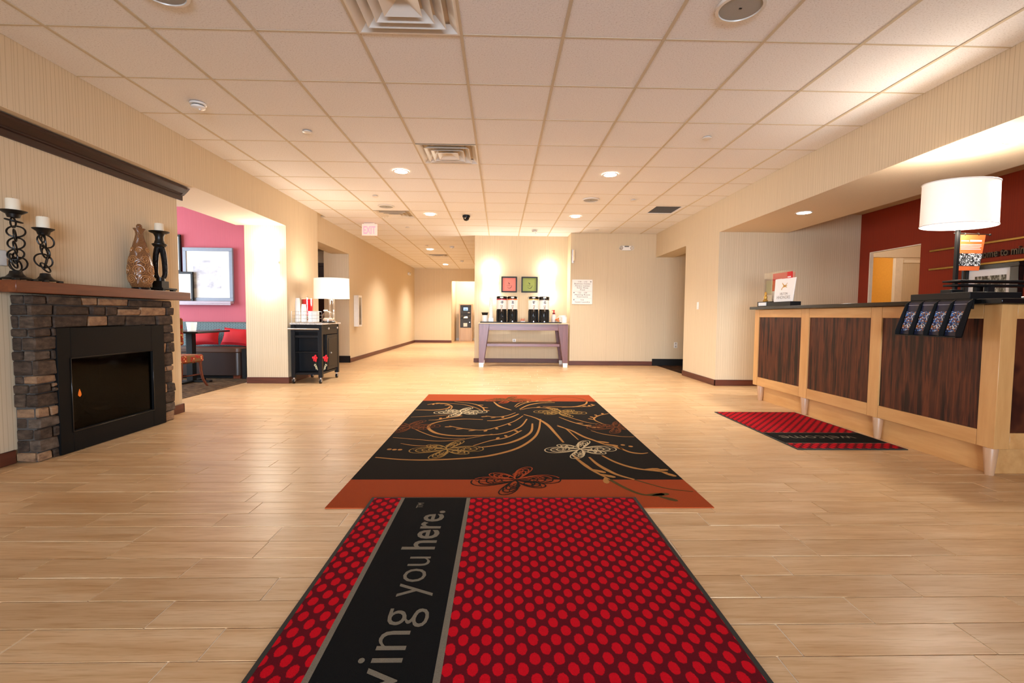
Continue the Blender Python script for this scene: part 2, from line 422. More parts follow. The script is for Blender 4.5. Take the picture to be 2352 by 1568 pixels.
# ------------------------------------------------------------------ ceiling tiles and grid
GX0, GY0, G = -2.6845, 2.964, .6096
ceil_ = struct('ceiling', MB().box(-7.8, 3.14, -2.1, 19.4, ZC+.04, ZC+.1), M['plaster'], smooth=False)
def tile_mesh(name, sx, sy):
    mb = MB(); a = .003
    mb.hexa([(a, a, .0), (sx-a, a, 0), (sx-a, sy-a, 0), (a, sy-a, 0)], [(0, 0, .012), (sx, 0, .012), (sx, sy, .012), (0, sy, .012)])
    o = mb.build(name, M['ceiling'], smooth=False); return o
xs = [-3.03]+[GX0+G*k for k in range(10)]+[3.134]
ys = [GY0+G*k for k in range(-8, 25)]
skip = set()
def cell(x, y):
    i = max(k for k in range(len(xs)-1) if xs[k] <= x); j = max(k for k in range(len(ys)-1) if ys[k] <= y); return i, j
VENTS = [(-.55, 2.65), (-.55, 5.1), (-1.77, 8.14), (-1.77, 13.6)]
for v in VENTS: skip.add(cell(*v))
skip.add(cell(2.5, 7.5))
cache = {}
for j in range(len(ys)-1):
    for i in range(len(xs)-1):
        x0, x1, y0, y1 = xs[i]+.0005, xs[i+1]-.0005, ys[j]+.0005, ys[j+1]-.0005
        if y0 > 10.15 and x0 > -.55: continue
        if y0 > 9.68 and x0 > 1.405: continue
        if y0 > 17.4: continue
        if y0 < 10.15 < y1 and x0 > -.56: y1 = 10.15
        if y0 < 9.68 < y1 and x0 > 1.3: y1 = 9.68
        if y0 > 10 and x0 < -.55 < x1: x1 = -.55
        if y0 > 8.06 and x0 < -3: x0 = -3.11
        if (i, j) in skip: continue
        k = (round(x1-x0, 3), round(y1-y0, 3))
        if k not in cache:
            o = tile_mesh('ceiling_tile', *k); o.parent = ceil_; o.location = (x0, y0, ZC+.006); cache[k] = o
        else: inst(cache[k], ceil_, (x0, y0, ZC+.006), 'ceiling_tile')
for x in xs[1:-1]:
    MB().box(x-.0095, x+.0095, -1.95, 9.68 if x > 1.4 else (10.15 if x > -.55 else 17.4), ZC, ZC+.03).build('grid_runner', M['grid'], ceil_, smooth=False)
for y in ys:
    if y < 17.4: MB().box(-3.03 if y < 8 else -3.11, (3.134 if y < 9.68 else 1.405) if y < 10.15 else -.55, y-.0065, y+.0065, ZC+.004, ZC+.03).build('grid_runner', M['grid'], ceil_, smooth=False)
rc = struct('ceiling', MB().box(4.12, 5.2, -2, 6.87, 2.5, 2.6), M['plaster'], smooth=False)
M['tile_brown'] = plain('tile_reception', '#B79A78', .85)
for k in range(14):
    for x0, x1 in ((4.125, 4.62), (4.64, 5.195)):
        y0 = 6.865-.61*(k+1)
        MB(.003).box(x0, x1, y0, y0+.6, 2.488, 2.5).build('ceiling_tile', M['tile_brown'], rc, smooth=False)
# ------------------------------------------------------------------ floor planks
fl = struct('floor', MB().box(-8, 7.6, -2.1, 19.4, -.1, -.0025), M['grout'], smooth=False)
PL, PW, RY0 = .5865, .1463, 1.3345
offs = {-1: .82, 0: .90, 1: 1.23, 2: .935, 3: 1.142, 4: 1.345, 5: 1.925}
cand = []; rest = MB()
def add_plank(mb, x0, x1, y0, y1, dz=0):
    e = .0018
    mb.hexa([(x0+e, y0+e, -.004), (x1-e, y0+e, -.004), (x1-e, y1-e, -.004), (x0+e, y1-e, -.004)],
            [(x0+e+.001, y0+e+.001, dz), (x1-e-.001, y0+e+.001, dz), (x1-e-.001, y1-e-.001, dz), (x0+e+.001, y1-e-.001, dz)])
rnd = random.Random(3)
for r in range(-22, 123):
    y0 = RY0+r*PW; y1 = y0+PW
    o = offs.get(r, rnd.uniform(0, PL)); o -= PL*20
    xl, xr = (-3.68, 5.2) if y0 < 9.68 else (-3.11, 1.405)
    if y0 > 6.8: xl = -3.11
    if 8.0 < y0 < 9.9: xl = -3.45
    if y0 > 10.1: xr = -.55
    if y0 > 6.9 and y0 < 9.7: xr = 3.2
    k = 0
    while o+k*PL < xr:
        x0 = max(o+k*PL, xl); x1 = min(o+(k+1)*PL, xr); k += 1
        if x1-x0 < .01: continue
        cx, cyy = (x0+x1)/2, (y0+y1)/2
        full = x1-x0 > PL-.001
        vis = full and y0 > 1.2 and abs(cx-.02) < 1.06*cyy+.25
        if -.9 < x0 and x1 < 1.12 and 2.41 < y0 and y1 < 5.95: vis = False
        if -.68 < x0 and x1 < .75 and y1 < 2.54: vis = False
        if cx > 3.3 or cx < -3.3: vis = False
        cand.append((cyy if vis else 99+cyy, x0, x1, y0, y1))
cand.sort()
src = None
for n_, (d, x0, x1, y0, y1) in enumerate(cand):
    if n_ < 300 and d < 90:
        dz = rnd.uniform(-.0006, .0006)
        if src is None:
            mb = MB(); add_plank(mb, 0, PL, 0, PW); src = mb.build('plank', M['plank'], fl, smooth=False); src.location = (x0, y0, dz)
        else: inst(src, fl, (x0, y0, dz), 'plank')
    else: add_plank(rest, x0, x1, y0, y1)
rest.build('plank_field', M['plank_far'], fl, kind='stuff', smooth=False, fixn=False)
struct('floor', MB().box(-7.6, -3.67, -1.95, 7.93, -.006, .004).box(-6.2, -3.46, 8.06, 11.3, -.006, .004), M['carpet'], smooth=False)
struct('floor', MB().box(3.2, 4.3, 8.11, 9.68, -.006, .004), M['carpet_dark'], smooth=False)
# ------------------------------------------------------------------ baseboards, crown
BH, BT = .088, .015
def base(name, x0, x1, y0, y1, m, h=BH): return struct(name, MB(.003).box(x0, x1, y0, y1, 0, h), m)
base('baseboard_left', -3.18, -3.165, -1.9, 3.17, M['trim'])
base('baseboard_left', -3.18, -3.165, 4.53, 4.845, M['trim'])
base('baseboard_left', -3.7, -3.165, 4.83, 4.845, M['trimx'])
base('baseboard_left', -3.61, -3.015, 6.87, 6.885, M['trimx'])
base('baseboard_left', -3.03, -3.015, 6.885, 8.06, M['trim'])
base('baseboard_left', -3.11, -3.095, 9.92, 17.4, M['trim'])
base('baseboard_left', -3.62, -3.095, 9.92, 9.935, M['black'], .14)
base('baseboard_back', -3.095, -1.775, 17.385, 17.4, M['trimx'])
base('baseboard_back', -1.775, -.55, 19.235, 19.25, M['white'])
base('baseboard_back', -.565, 1.405, 10.135, 10.15, M['trimx'])
base('baseboard_back', 1.39, 3.1, 9.665, 9.68, M['trimx'])
base('baseboard_back', 3.1, 4.3, 9.665, 9.68, M['black'], .14)
base('baseboard_right', 3.119, 3.134, 6.855, 8.11, M['trim'])
base('baseboard_right', 3.119, 5.2, 6.855, 6.87, M['trimx'])
cr = MB(); pf = [(-3.18, 2.105), (-3.165, 2.105), (-3.165, 2.15), (-3.15, 2.155), (-3.15, 2.165), (-3.135, 2.17), (-3.105, 2.20), (-3.09, 2.205), (-3.09, 2.222), (-3.18, 2.222)]
cr.prism([(x, z) for x, z in pf], 'y', -1.9, 4.86)
cr.prism([(-3.18, 2.105), (-3.165, 2.105), (-3.165, 2.15), (-3.15, 2.155), (-3.105, 2.2), (-3.09, 2.222), (-3.18, 2.222)], 'y', 4.86, 4.9)
struct('trim_2', cr, M['walnut'])
# ------------------------------------------------------------------ fireplace
fp = thing('fireplace', 'stone clad electric fireplace with reddish wooden mantel on the left wall', 'fireplace', (-3.1, 3.85, 0))
def stonemat(n, a, b, c):
    t = NT(n); ob = t.obj(); rr = t.n('ShaderNodeObjectInfo').outputs['Random']
    cb = t.n('ShaderNodeCombineXYZ'); t.l(t.math('MULTIPLY', rr, 60.0), cb.inputs[2])
    f = t.noise(t.mapping(ob, (1, 1, 2), cb.outputs[0]), 14, 5, .65); col = t.ramp(f, [(.32, a), (.5, b), (.7, c)])
    t.bump(t.noise(ob, 55, 4, .7), .6, .01); return t.fin(col, .8, 0, .3)
ST = {'d': stonemat('stone_dark', '#2A2019', '#403227', '#57463A'), 'b': stonemat('stone_brown', '#33281F', '#493A2E', '#615041'),
      't': stonemat('stone_tan', '#6E5440', '#8C6C50', '#A0805F'), 'g': stonemat('stone_grey', '#3C332B', '#57493D', '#6E6053')}
srnd = random.Random(11)
def stone(x0, x1, y0, y1, z0, z1, k):
    mb = MB(.007); j = lambda s=.004: srnd.uniform(-s, s)
    vs = [(x+(j(.007) if x == x1 else 0), y+j(), z+j()) for z in (z0+.003, z1-.003) for y in (y0+.003, y1-.003) for x in (x0, x1)]
    mb.add(vs, [(0, 2, 3, 1), (4, 5, 7, 6), (0, 1, 5, 4), (2, 6, 7, 3), (0, 4, 6, 2), (1, 3, 7, 5)])
    mb.build('stone', ST[k], fp)
MB().box(-3.178, -3.052, 3.195, 3.335, 0, 1.1).box(-3.178, -3.052, 4.355, 4.505, 0, 1.1).box(-3.178, -3.052, 3.335, 4.355, .89, 1.1).build('mortar', plain('mortar', '#4A4540', .9, bump=.3, scale=90), fp, smooth=False)
zz = [1.10*(1510-y)/1380 for y in (130, 205, 297, 402, 475, 587, 668, 793, 866, 942, 1058, 1147, 1235, 1327, 1432, 1510)]
kin = ['d', 'b', 'b', 'd', 'b', 'g', 'b', 't', 'd', 'd', 't', 'g', 'd', 'g', 't']
# 0-2 lintel courses are laid full width
ROWS = [([3.28, 3.55, 3.69, 3.99, 4.39, 4.515], 'bttdd'), ([3.33, 3.62, 3.75, 3.87, 4.11, 4.42, 4.525], 'dddttd'), ([3.32, 3.59, 3.78, 3.96, 4.30, 4.505], 'dtddd')]
for i in range(15):
    z1, z0 = zz[i], zz[i+1]; k = kin[i]
    xr = -3.03+srnd.uniform(-.008, .008); ynr = 3.181+srnd.uniform(-.01, .006)
    yf = ROWS[i][0][0] if i < 3 else 3.335
    sp = [-3.095, -3.07, -3.13, -3.075, -3.12, -3.105, -3.06, -3.12, -3.08, -3.10, -3.06, -3.11, -3.07, -3.1, -3.05][i]
    stone(-3.178, sp-.004, ynr, ynr+.12, z0, z1, {'t': 'd', 'd': 'b', 'b': 'd', 'g': 'd'}[k] if i not in (10, 14) else k)
    if i >= 3:
        ym = [0, 0, 0, 3.30, 3.335, 3.30, 3.335, 3.335, 3.29, 3.335, 3.275, 3.335, 3.285, 3.335, 3.28][i]
        stone(sp+.004, xr, ynr, ym-.003, z0, z1, k)
        if ym < 3.33:
            if i == 8: stone(-3.06, xr, ym+.003, 3.337, z0, (z0+z1)/2, 'b'); stone(-3.06, xr, ym+.003, 3.337, (z0+z1)/2, z1, 't')
            else: stone(-3.06, xr+.004, ym+.003, 3.337, z0, z1, 't' if i == 10 else 'd')
    else: stone(sp+.004, xr, ynr, yf-.003, z0, z1, k)
for r, (yy, kk) in enumerate(ROWS):
    for a in range(len(yy)-1):
        if r == 1 and a in (3, 4):
            m = zz[2]+.035 if a == 3 else zz[2]; stone(-3.1, -3.028, yy[a]+.003, yy[a+1]-.003, zz[2], zz[1]-(.02 if a == 3 else 0), 't')
            if a == 3: stone(-3.1, -3.036, yy[a]+.003, yy[a+1]-.003, zz[1]-.02, zz[1], 'd')
            continue
        stone(-3.1, -3.03+srnd.uniform(-.008, .01), yy[a]+.003, yy[a+1]-.003, zz[r+1], zz[r], kk[a])
rz = [.885, .81, .72, .63, .51, .46, .35, .27, .17, .09, 0]
rk = ['t', 'd', 'b', 'd', 't', 'd', 't', 'd', 'g', 't']
for i in range(10):
    e = 4.505+srnd.uniform(-.012, .015); m = srnd.choice([None, 4.42, 4.44])
    if i in (2, 4, 6): stone(-3.1, -3.03, 4.358, 4.41, rz[i+1], rz[i], 't'); stone(-3.178, -3.026, 4.416, e, rz[i+1], rz[i], 'd' if i != 4 else 't')
    else: stone(-3.178, -3.03+srnd.uniform(-.006, .008), 4.358, e, rz[i+1], rz[i], rk[i] if i else 'd')
MB(.004).box(-3.178, -2.97, 3.02, 4.677, 1.112, 1.187).build('mantel_shelf', M['mantel'], fp, label='reddish brown wooden mantel shelf')
fb = MB(.002)
for b in ((3.325, 3.43, 0.004, .883), (4.21, 4.365, 0.004, .883), (3.43, 4.21, .66, .883), (3.43, 4.21, .004, .155)): fb.box(-3.05, -3.018, *b)
M['firemetal'] = plain('firebox_metal', '#0C0C0C', .6, spec=.15)
fb.build('metal_surround', M['firemetal'], fp, label='flat black metal surround')
MB(.002).box(-3.017, -3.012, 3.42, 4.22, .665, .672).box(-3.017, -3.012, 3.42, 4.22, .143, .15).box(-3.017, -3.012, 3.42, 3.427, .143, .672).box(-3.017, -3.012, 4.213, 4.22, .143, .672).build('glass_trim', M['blackgloss'], fp)
fbx = MB()
fbx.box(-3.60, -3.59, 3.33, 4.35, .0, .87).box(-3.6, -3.06, 3.32, 3.33, 0, .87).box(-3.6, -3.06, 4.35, 4.36, 0, .87).box(-3.6, -3.06, 3.33, 4.35, .86, .87).box(-3.6, -3.06, 3.33, 4.35, .006, .14)
fbx.build('firebox', M['firemetal'], fp, smooth=False)
M['log'] = woodmat('charred_log', '#1A1310', '#3A2A20', 'y', 3, .9)
for (a, b, r) in [((-3.3, 3.55, .2), (-3.28, 4.05, .22), .045), ((-3.42, 3.6, .22), (-3.36, 4.15, .2), .05), ((-3.22, 3.65, .19), (-3.4, 3.95, .3), .035), ((-3.2, 3.85, .18), (-3.42, 3.72, .33), .03)]:
    MB().tube(crom([a, tuple((Vector(a)+Vector(b))/2+Vector((0, 0, .015))), b], 3), r, 9, r2=r*.8).build('log', M['log'], fp)
M['flame'] = emis('flame', '#FF7A2A', 5)
for (x, y, z, h) in [(-3.22, 3.72, .345, .06), (-3.19, 3.61, .305, .045)]:
    MB().lathe(x, y, [(.002, 0), (.013, h*.2), (.011, h*.5), (.005, h*.8), (.001, h)], 8, .6, 1, True, z).build('flame', M['flame'], fp)
MB().box(-3.034, -3.031, 3.425, 4.215, .15, .668).build('glass_front', M['glass_fire'], fp, smooth=False)
# ---- things on the mantel
MZ = 1.187
M['candle'] = plain('ivory_wax', '#E9DCC4', .55, var=.04)
def candle(x, y, z, r, h, label):
    t_ = thing('pillar_candle', label, 'candle', (x, y, z), 'pillar candles on the mantel')
    MB().lathe(x, y, [(r*.9, 0), (r, .004), (r, h-.004), (r*.93, h), (r*.6, h-.003), (.001, h-.004)], 24, caps=True, z=z).build('wax', M['candle'], t_)
    MB().cyl((x, y, z+h-.006), (x, y, z+h+.008), .0012, 5).build('wick', M['black'], t_)
def chain_holder(x, y, ztop, links, label, s=1.0):
    t_ = thing('candle_holder', label, 'candle holder', (x, y, MZ), 'black candle holders on the mantel')
    b = MB(); hb = .062
    b.lathe(x, y, [(.075*s, .012), (.07*s, .02), (.05*s, .026), (.034*s, .045), (.03*s, hb), (.012, hb+.004)], 20, z=MZ)
    b.build('base', M['blackiron'], t_)
    for sx in (-1, 1):
        for sy in (-1, 1):
            MB(.002).box(x+sx*.055*s-.012, x+sx*.055*s+.012, y+sy*.06*s-.016, y+sy*.06*s+.016, MZ, MZ+.016).build('foot', M['blackiron'], t_)
    MB().lathe(x, y, [(.012, -.045), (.03, -.042), (.036, -.022), (.065*s, -.004), (.067*s, 0), (.063*s, .001), (.036, -.01), (.002, -.0115)], 24, z=ztop).build('dish', M['blackiron'], t_)
    for (dx, dy, z, R, ax, e) in links:
        MB().ring((x+dx, y+dy, z), R, .0052, ax, 22, 7, e).build('chain_link', M['blackiron'], t_)
    return t_
chain_holder(-3.085, 3.14, 1.628, [(0, 0, 1.565, .04, (.2, .1, 1), .7), (0, -.004, 1.553, .036, (.9, .35, .1), .75), (0, .012, 1.50, .044, (.5, -.5, .35), .9), (0, .004, 1.475, .04, (.8, .6, .1), .9), (.002, .008, 1.425, .043, (.6, -.5, .3), .85), (0, .002, 1.40, .04, (.8, .55, .15), .9), (0, .004, 1.355, .04, (.5, -.6, .2), .85),
    (0, -.012, 1.312, .047, (.9, .5, .3), .95), (0, .018, 1.295, .045, (.9, -.4, -.2), .95), (0, 0, 1.29, .045, (.95, .1, .3), .9), (0, .0, 1.33, .036, (.4, .8, .1), .9)], 'tall black chain link candle holder nearest the mantel front end', 1.0)
candle(-3.085, 3.14, 1.617, .036, .085, 'ivory pillar candle on the tallest chain link holder')
chain_holder(-3.075, 3.325, 1.55, [(0, -.01, 1.492, .03, (.95, .3, .05), 1.15), (0, .014, 1.468, .042, (.85, -.4, .1), 1.1), (0, .0, 1.462, .04, (.5, .7, .1), 1.1), (0, .0, 1.40, .045, (.9, .4, .2), 1.05), (0, .012, 1.39, .036, (.3, .9, .1), 1.1), (0, -.008, 1.335, .044, (.85, -.5, .15), 1.1), (0, .012, 1.33, .045, (.7, .6, -.2), 1.1), (0, .004, 1.29, .036, (.8, .2, .5), 1.0)], 'shorter black chain link candle holder beside the tallest one', .88)
candle(-3.075, 3.325, 1.539, .035, .088, 'ivory pillar candle on the shorter chain link holder')
# slit holder
t_ = thing('candle_holder', 'black candle holder with a slit body beside the brown bottle', 'candle holder', (-3.085, 4.44, MZ), 'black candle holders on the mantel')
b = MB(.002); b.cbox(-3.085, 4.44, MZ+.014, .17, .19, .016); b.cbox(-3.085, 4.44, MZ+.03, .085, .095, .062); b.build('base', M['blackiron'], t_)
for sx in (-1, 1):
    for sy in (-1, 1): MB(.002).cbox(-3.085+sx*.06, 4.44+sy*.068, MZ, .035, .035, .016).build('foot', M['blackiron'], t_)
M['hammered'] = plain('hammered_iron', '#15110F', .28, .5, bump=.8, scale=90)
MB().lathe(-3.085, 4.44, [(.034, .09), (.034, .125)], 16, z=MZ).build('neck', M['blackiron'], t_)
for s_ in (-1, 1):
    pts = [(s_*.022, .122), (s_*.033, .15), (s_*.035, .20), (s_*.033, .27), (s_*.026, .34), (s_*.012, .405)]
    MB().tube([(-3.085+.8*a, 4.44+.6*a, MZ+z) for a, z in crom([Vector(p) for p in pts], 4)], .019, 10, r2=.025).build('body_half', M['hammered'], t_)
MB().lathe(-3.085, 4.44, [(.045, .40), (.058, .418), (.058, .425), (.042, .43), (.033, .46), (.033, .49), (.045, .515), (.075, .528), (.08, .536), (.076, .538), (.03, .53), (.001, .53)], 22, z=MZ).build('dish', M['blackiron'], t_)
candle(-3.085, 4.44, MZ+.5305, .036, .078, 'ivory pillar candle on the slit body holder')
# carved bottle
M['carved'] = None
t = NT('carved_brown_glaze'); o_ = t.obj()
wv = t.n('ShaderNodeTexWave', wave_type='RINGS', rings_direction='SPHERICAL'); wv.inputs['Scale'].default_value = 1.0; wv.inputs['Distortion'].default_value = 1.2
vo = t.n('ShaderNodeTexVoronoi', feature='F1'); vo.inputs['Scale'].default_value = 11; t.l(o_, vo.inputs['Vector'])
sw = t.math('SINE', t.math('MULTIPLY', vo.outputs['Distance'], 75.0))
f = t.math('ADD', t.math('MULTIPLY', sw, .5), .5)
col = t.mix(f, lin('#5A3820'), lin('#8E5F38')); t.bump(f, .5, .003); M['carved'] = t.fin(col, .22)
t_ = thing('decorative_bottle', 'tall brown glazed bottle carved with swirls and a ball stopper', 'bottle', (-3.085, 4.20, MZ))
VP = [(.062, .018), (.074, .04), (.09, .09), (.094, .15), (.088, .22), (.074, .29), (.056, .36), (.038, .425), (.028, .47), (.03, .495), (.043, .515), (.044, .52), (.016, .522)]
MB().lathe(-3.085, 4.20, VP, 32, z=MZ).build('body', M['carved'], t_)
def vr(z):
    for (r0, z0), (r1, z1) in zip(VP, VP[1:]):
        if z0 <= z <= z1: return r0+(r1-r0)*(z-z0)/(z1-z0)
    return .03
M['ridge'] = plain('brown_glaze_ridge', '#B07C4C', .2, var=.2)
for k in range(22):
    zc_ = (.085, .165, .25, .335)[k % 4]; a0_ = (k//4)*2*PI/5.5+(k % 4)*.6; R0 = (.04, .046, .038, .026)[k % 4]; pts = []
    for q in range(26):
        th = q/25*4.4*PI; rr = R0*(1-.85*q/25); zq = zc_+rr*math.sin(th); r = vr(zq)+.0008; a = a0_+rr*math.cos(th)/max(.03, vr(zc_))
        pts.append((-3.085+r*math.cos(a), 4.20+r*math.sin(a), MZ+zq))
    MB().tube(pts, .0028, 5).build('swirl_ridge', M['ridge'], t_)
MB().lathe(-3.085, 4.20, [(.066, 0), (.068, .016), (.062, .022)], 28, z=MZ).build('foot', M['blackgloss'], t_)
MB().ball((-3.085, 4.20, MZ+.536), .022, .022, .024).build('stopper', M['carved'], t_)
# thermostat
t_ = thing('thermostat_guard', 'clear plastic guard box on the wall behind the tall candle holder', 'wall box', (-3.17, 3.13, 1.28))
MB(.003).box(-3.178, -3.168, 3.09, 3.172, 1.282, 1.383).build('back_plate', M['white'], t_)
MB(.004).box(-3.168, -3.135, 3.092, 3.17, 1.284, 1.381).build('clear_cover', M['glass'], t_)
# ------------------------------------------------------------------ rug
RX0, RX1, RYA, RYB, RT = -.89, 1.12, 2.417, 5.957, .005
rug = thing('butterfly_rug', 'large dark brown rug with orange end bands, swirls and butterflies', 'rug', (.11, 4.2, 0))
def pilemat(n, a, b, sc=180):
    t = NT(n); f = t.noise(t.obj(), sc, 3, .7); g = t.noise(t.obj(), 9, 3); col = t.mix(f, lin(a), lin(b))
    col = t.mix(t.math('MULTIPLY', g, .25), col, lin(a)); t.bump(f, .5, .003); return t.fin(col, .95, 0, .1)
M['rug_dark'] = pilemat('rug_dark_brown', '#120E0A', '#1D1712'); M['rug_orange'] = pilemat('rug_orange', '#8E3A1A', '#A84A22')
M['rug_tan'] = pilemat('rug_tan', '#9A6A38', '#B98448'); M['rug_cream'] = pilemat('rug_cream', '#B5A07C', '#D2BE98')
M['rug_olive'] = pilemat('rug_olive', '#4A3A1C', '#5C4A24'); M['rug_rust'] = pilemat('rug_rust', '#5A3018', '#74401F')
M['rug_ink'] = pilemat('rug_ink', '#15110D', '#221B15'); M['rug_gold'] = pilemat('rug_gold', '#8A6A38', '#A88448')
MB().box(RX0, RX1, 2.84, 5.50, .0005, RT).build('pile_field', M['rug_dark'], rug, smooth=False)
MB().box(RX0, RX1, RYA, 2.84, .0005, RT).build('end_band', M['rug_orange'], rug, label='orange end band', smooth=False)
MB().box(RX0, RX1, 5.50, RYB, .0005, RT).build('end_band', M['rug_orange'], rug, label='orange end band', smooth=False)
inr = lambda p: RX0+.002 < p.x < RX1-.002 and RYA+.002 < p.y < RYB-.002
SW = [('A',[(39,454),(34,411),(27,381),(13,352),(-6,334),(-24,327),(-48,323),(-67,324),(-86,329)]),('A',[(30,435),(27,405),(19,384),(7,367),(-7,358),(-16,354)]),('A',[(26,454),(18,421),(3,398),(-14,391),(-35,389),(-50,395),(-59,407),(-63,420),(-61,434),(-50,447),(-34,453),(-16,451)]),('T',[(23,469),(13,443),(-3,419),(-15,409),(-31,414),(-45,424)]),('A',[(19,478),(10,461),(-3,448),(-12,446)]),('T',[(16,484),(7,469),(-3,463),(-14,467)]),('A',[(24,475),(35,458),(43,432),(47,399),(50,369)]),('B',[(52,428),(58,415),(61,393),(63,377)]),('T',[(58,463),(67,443),(76,429),(85,418)]),('F',[(52,425),(62,408),(69,387),(75,376),(82,363),(90,358)]),('F',[(90,355),(95,343),(102,339),(108,341)]),('A',[(63,330),(66,312),(73,294),(82,284)]),('G',[(82,284),(90,275),(98,268),(110,264)]),('F',[(52,336),(55,320),(60,301),(67,284)]),('H',[(67,284),(72,271),(78,261),(84,258),(90,257)]),('F',[(73,334),(79,318),(88,306),(98,301),(107,297)]),('A',[(-7,544),(0,517),(12,497)]),('T',[(-52,545),(-30,532),(-19,512),(-16,492)]),('B',[(-72,537),(-43,529),(-27,511),(-20,497)]),('T',[(-67,447),(-59,449),(-51,457),(-37,468)]),('T',[(-52,496),(-52,516),(-60,532),(-70,535),(-80,526)]),('A',[(-88,496),(-81,496),(-67,496),(-56,504),(-54,516)]),('B',[(-86,461),(-69,465),(-53,471),(-44,476)]),('B',[(16,517),(22,537),(33,548)]),('T',[(17,512),(28,537),(41,548),(60,549)]),('A',[(21,502),(32,526),(47,539),(63,542)]),('T',[(21,498),(34,510),(48,510),(57,503)]),('T',[(97,429),(91,447),(92,459),(100,472),(111,481)]),('B',[(61,476),(72,455),(83,438),(92,434)]),('B',[(79,408),(87,396),(100,388),(111,387)]),('T',[(67,513),(85,517),(98,519),(106,528)]),('A',[(47,518),(66,516),(82,517),(96,532),(101,549)]),('G',[(101,550),(96,570),(76,581),(51,563)]),('B',[(-86,383),(-73,379),(-62,376),(-49,372),(-34,375),(-19,385),(-6,395)]),('T',[(-20,359),(-7,374),(6,384),(19,408)]),('B',[(-76,365),(-64,359),(-48,358)]),('B',[(-77,417),(-66,401),(-53,386),(-40,380),(-28,380)])]
RZ = [RT+.0006]
def flat(u, v): return (u, v, RZ[0])
def teardrop(mb, p, d, L, w, clip):
    d = Vector(d).normalized(); n = Vector((-d.y, d.x)); P = []
    for i in range(10):
        a = 2*PI*i/10; P.append(Vector(p)+d*L*(.5-.5*math.cos(a))+n*w*math.sin(a)*(.35+.65*(.5-.5*math.cos(a))))
    if all(clip(q) for q in P): mb.add([flat(q.x, q.y) for q in P], [tuple(range(10))])
for k, pts in SW:
    mb = MB(); c = crom([Vector((a/100, b/100)) for a, b in pts], 6)
    w0, wm, w1 = {'A': (.014, .032, .016), 'B': (.008, .015, .008), 'T': (.010, .020, .015), 'F': (.016, .030, .010), 'G': (.014, .012, .008), 'H': (.026, .024, .008)}[k]
    ribbon(mb, c, w0, w1, flat, inr, wm)
    RZ[0] += .00002
    if k in 'T':
        for i in range(8, len(c)-2, 4):
            d = (c[i+1]-c[i]).normalized(); teardrop(mb, c[i], d*.8+Vector((-d.y, d.x))*.8, .075, .019, inr)
    if k in 'FH':
        for i, s_ in ((len(c)*5//8, 1), (len(c)*6//8, 1), (len(c)*7//8, -1)):
            d = (c[i]-c[i-1]).normalized(); teardrop(mb, c[i], d+Vector((-d.y, d.x))*.6*s_, .115, .026, inr)
    if mb.v: mb.build('swirl', M['rug_olive'] if k in 'GH' else M['rug_tan'], rug, smooth=False)
dots = MB()
for x, y in ((-.81, 3.49), (-.77, 3.48), (-.73, 3.48), (.95, 3.62), (1.0, 3.58)):
    dots.lathe(x, y, [(.016, RT+.0006)], 10, 1.1, 1.3, False); dots.f.append(list(range(len(dots.v)-10, len(dots.v)))); dots.mi.append(0)
dots.build('dot', M['rug_tan'], rug, smooth=False)
def butterfly(cx, cy, mcol, mcol2=None, flip=1):
    A = MB(); B = MB()
    def put(pts, w0, w1, wm):
        P = [Vector((cx+flip*p[0], cy+p[1])) for p in pts]; RZ[0] += .00001
        if mcol2 is None: ribbon(A, P, w0, w1, flat, inr, wm)
        else:
            ribbon(A, P, w0, w1, flat, lambda q: inr(q) and 2.84 < q.y < 5.5, wm); ribbon(B, P, w0, w1, flat, lambda q: inr(q) and not (2.84 < q.y < 5.5), wm)
    def wing(ang, L, Wd, loops, curl=.25):
        ca, sa = math.cos(ang), math.sin(ang)
        for k in range(loops):
            s_ = 1-.17*k; pts = []
            for i in range(23):
                a = 2*PI*i/22*.94; u = L*s_*(.5-.5*math.cos(a)); v = Wd*s_*math.sin(a)*(.4+.6*(.5-.5*math.cos(a)))+curl*L*.3*(u/L)**2
                pts.append((ca*u-sa*v, sa*u+ca*v))
            put(pts, .004, .005, .009)
        for k in range(4):   # inner curls
            pts = []
            for i in range(12):
                a = i/11*1.7*PI; r = .045*(1-i/14); u = L*(.35+.13*k)+r*math.cos(a); v = Wd*.25*(-1)**k+r*.8*math.sin(a)+curl*L*.3*(.35+.13*k)**2
                pts.append((ca*u-sa*v, sa*u+ca*v))
            put(pts, .003, .007, .006)
    wing(PI+.08, .27, .10, 5); wing(.12, .27, .10, 5, -.2); wing(1.35, .26, .055, 4, -.5); wing(-1.75, .25, .06, 4, -.5)
    wing(2.35, .19, .06, 3, .5); wing(-.75, .2, .06, 3, .4)
    RZ[0] = RT+.0016
    o = A.build('butterfly', mcol, rug, smooth=False) if A.v else None
    if B.v: B.build('butterfly_outline', mcol2, o or rug, smooth=False)
RZ[0] = RT+.0016
butterfly(-.40, 4.86, M['rug_cream']); butterfly(.62, 4.87, M['rug_gold'], flip=-1); butterfly(-.39, 3.49, M['rug_gold']); butterfly(.60, 3.5, M['rug_cream'])
butterfly(.10, 2.83, M['rug_orange'], M['rug_ink']); butterfly(-.80, 4.22, M['rug_rust']); butterfly(1.04, 4.21, M['rug_rust']); butterfly(.09, 5.57, M['rug_orange'], M['rug_olive'])
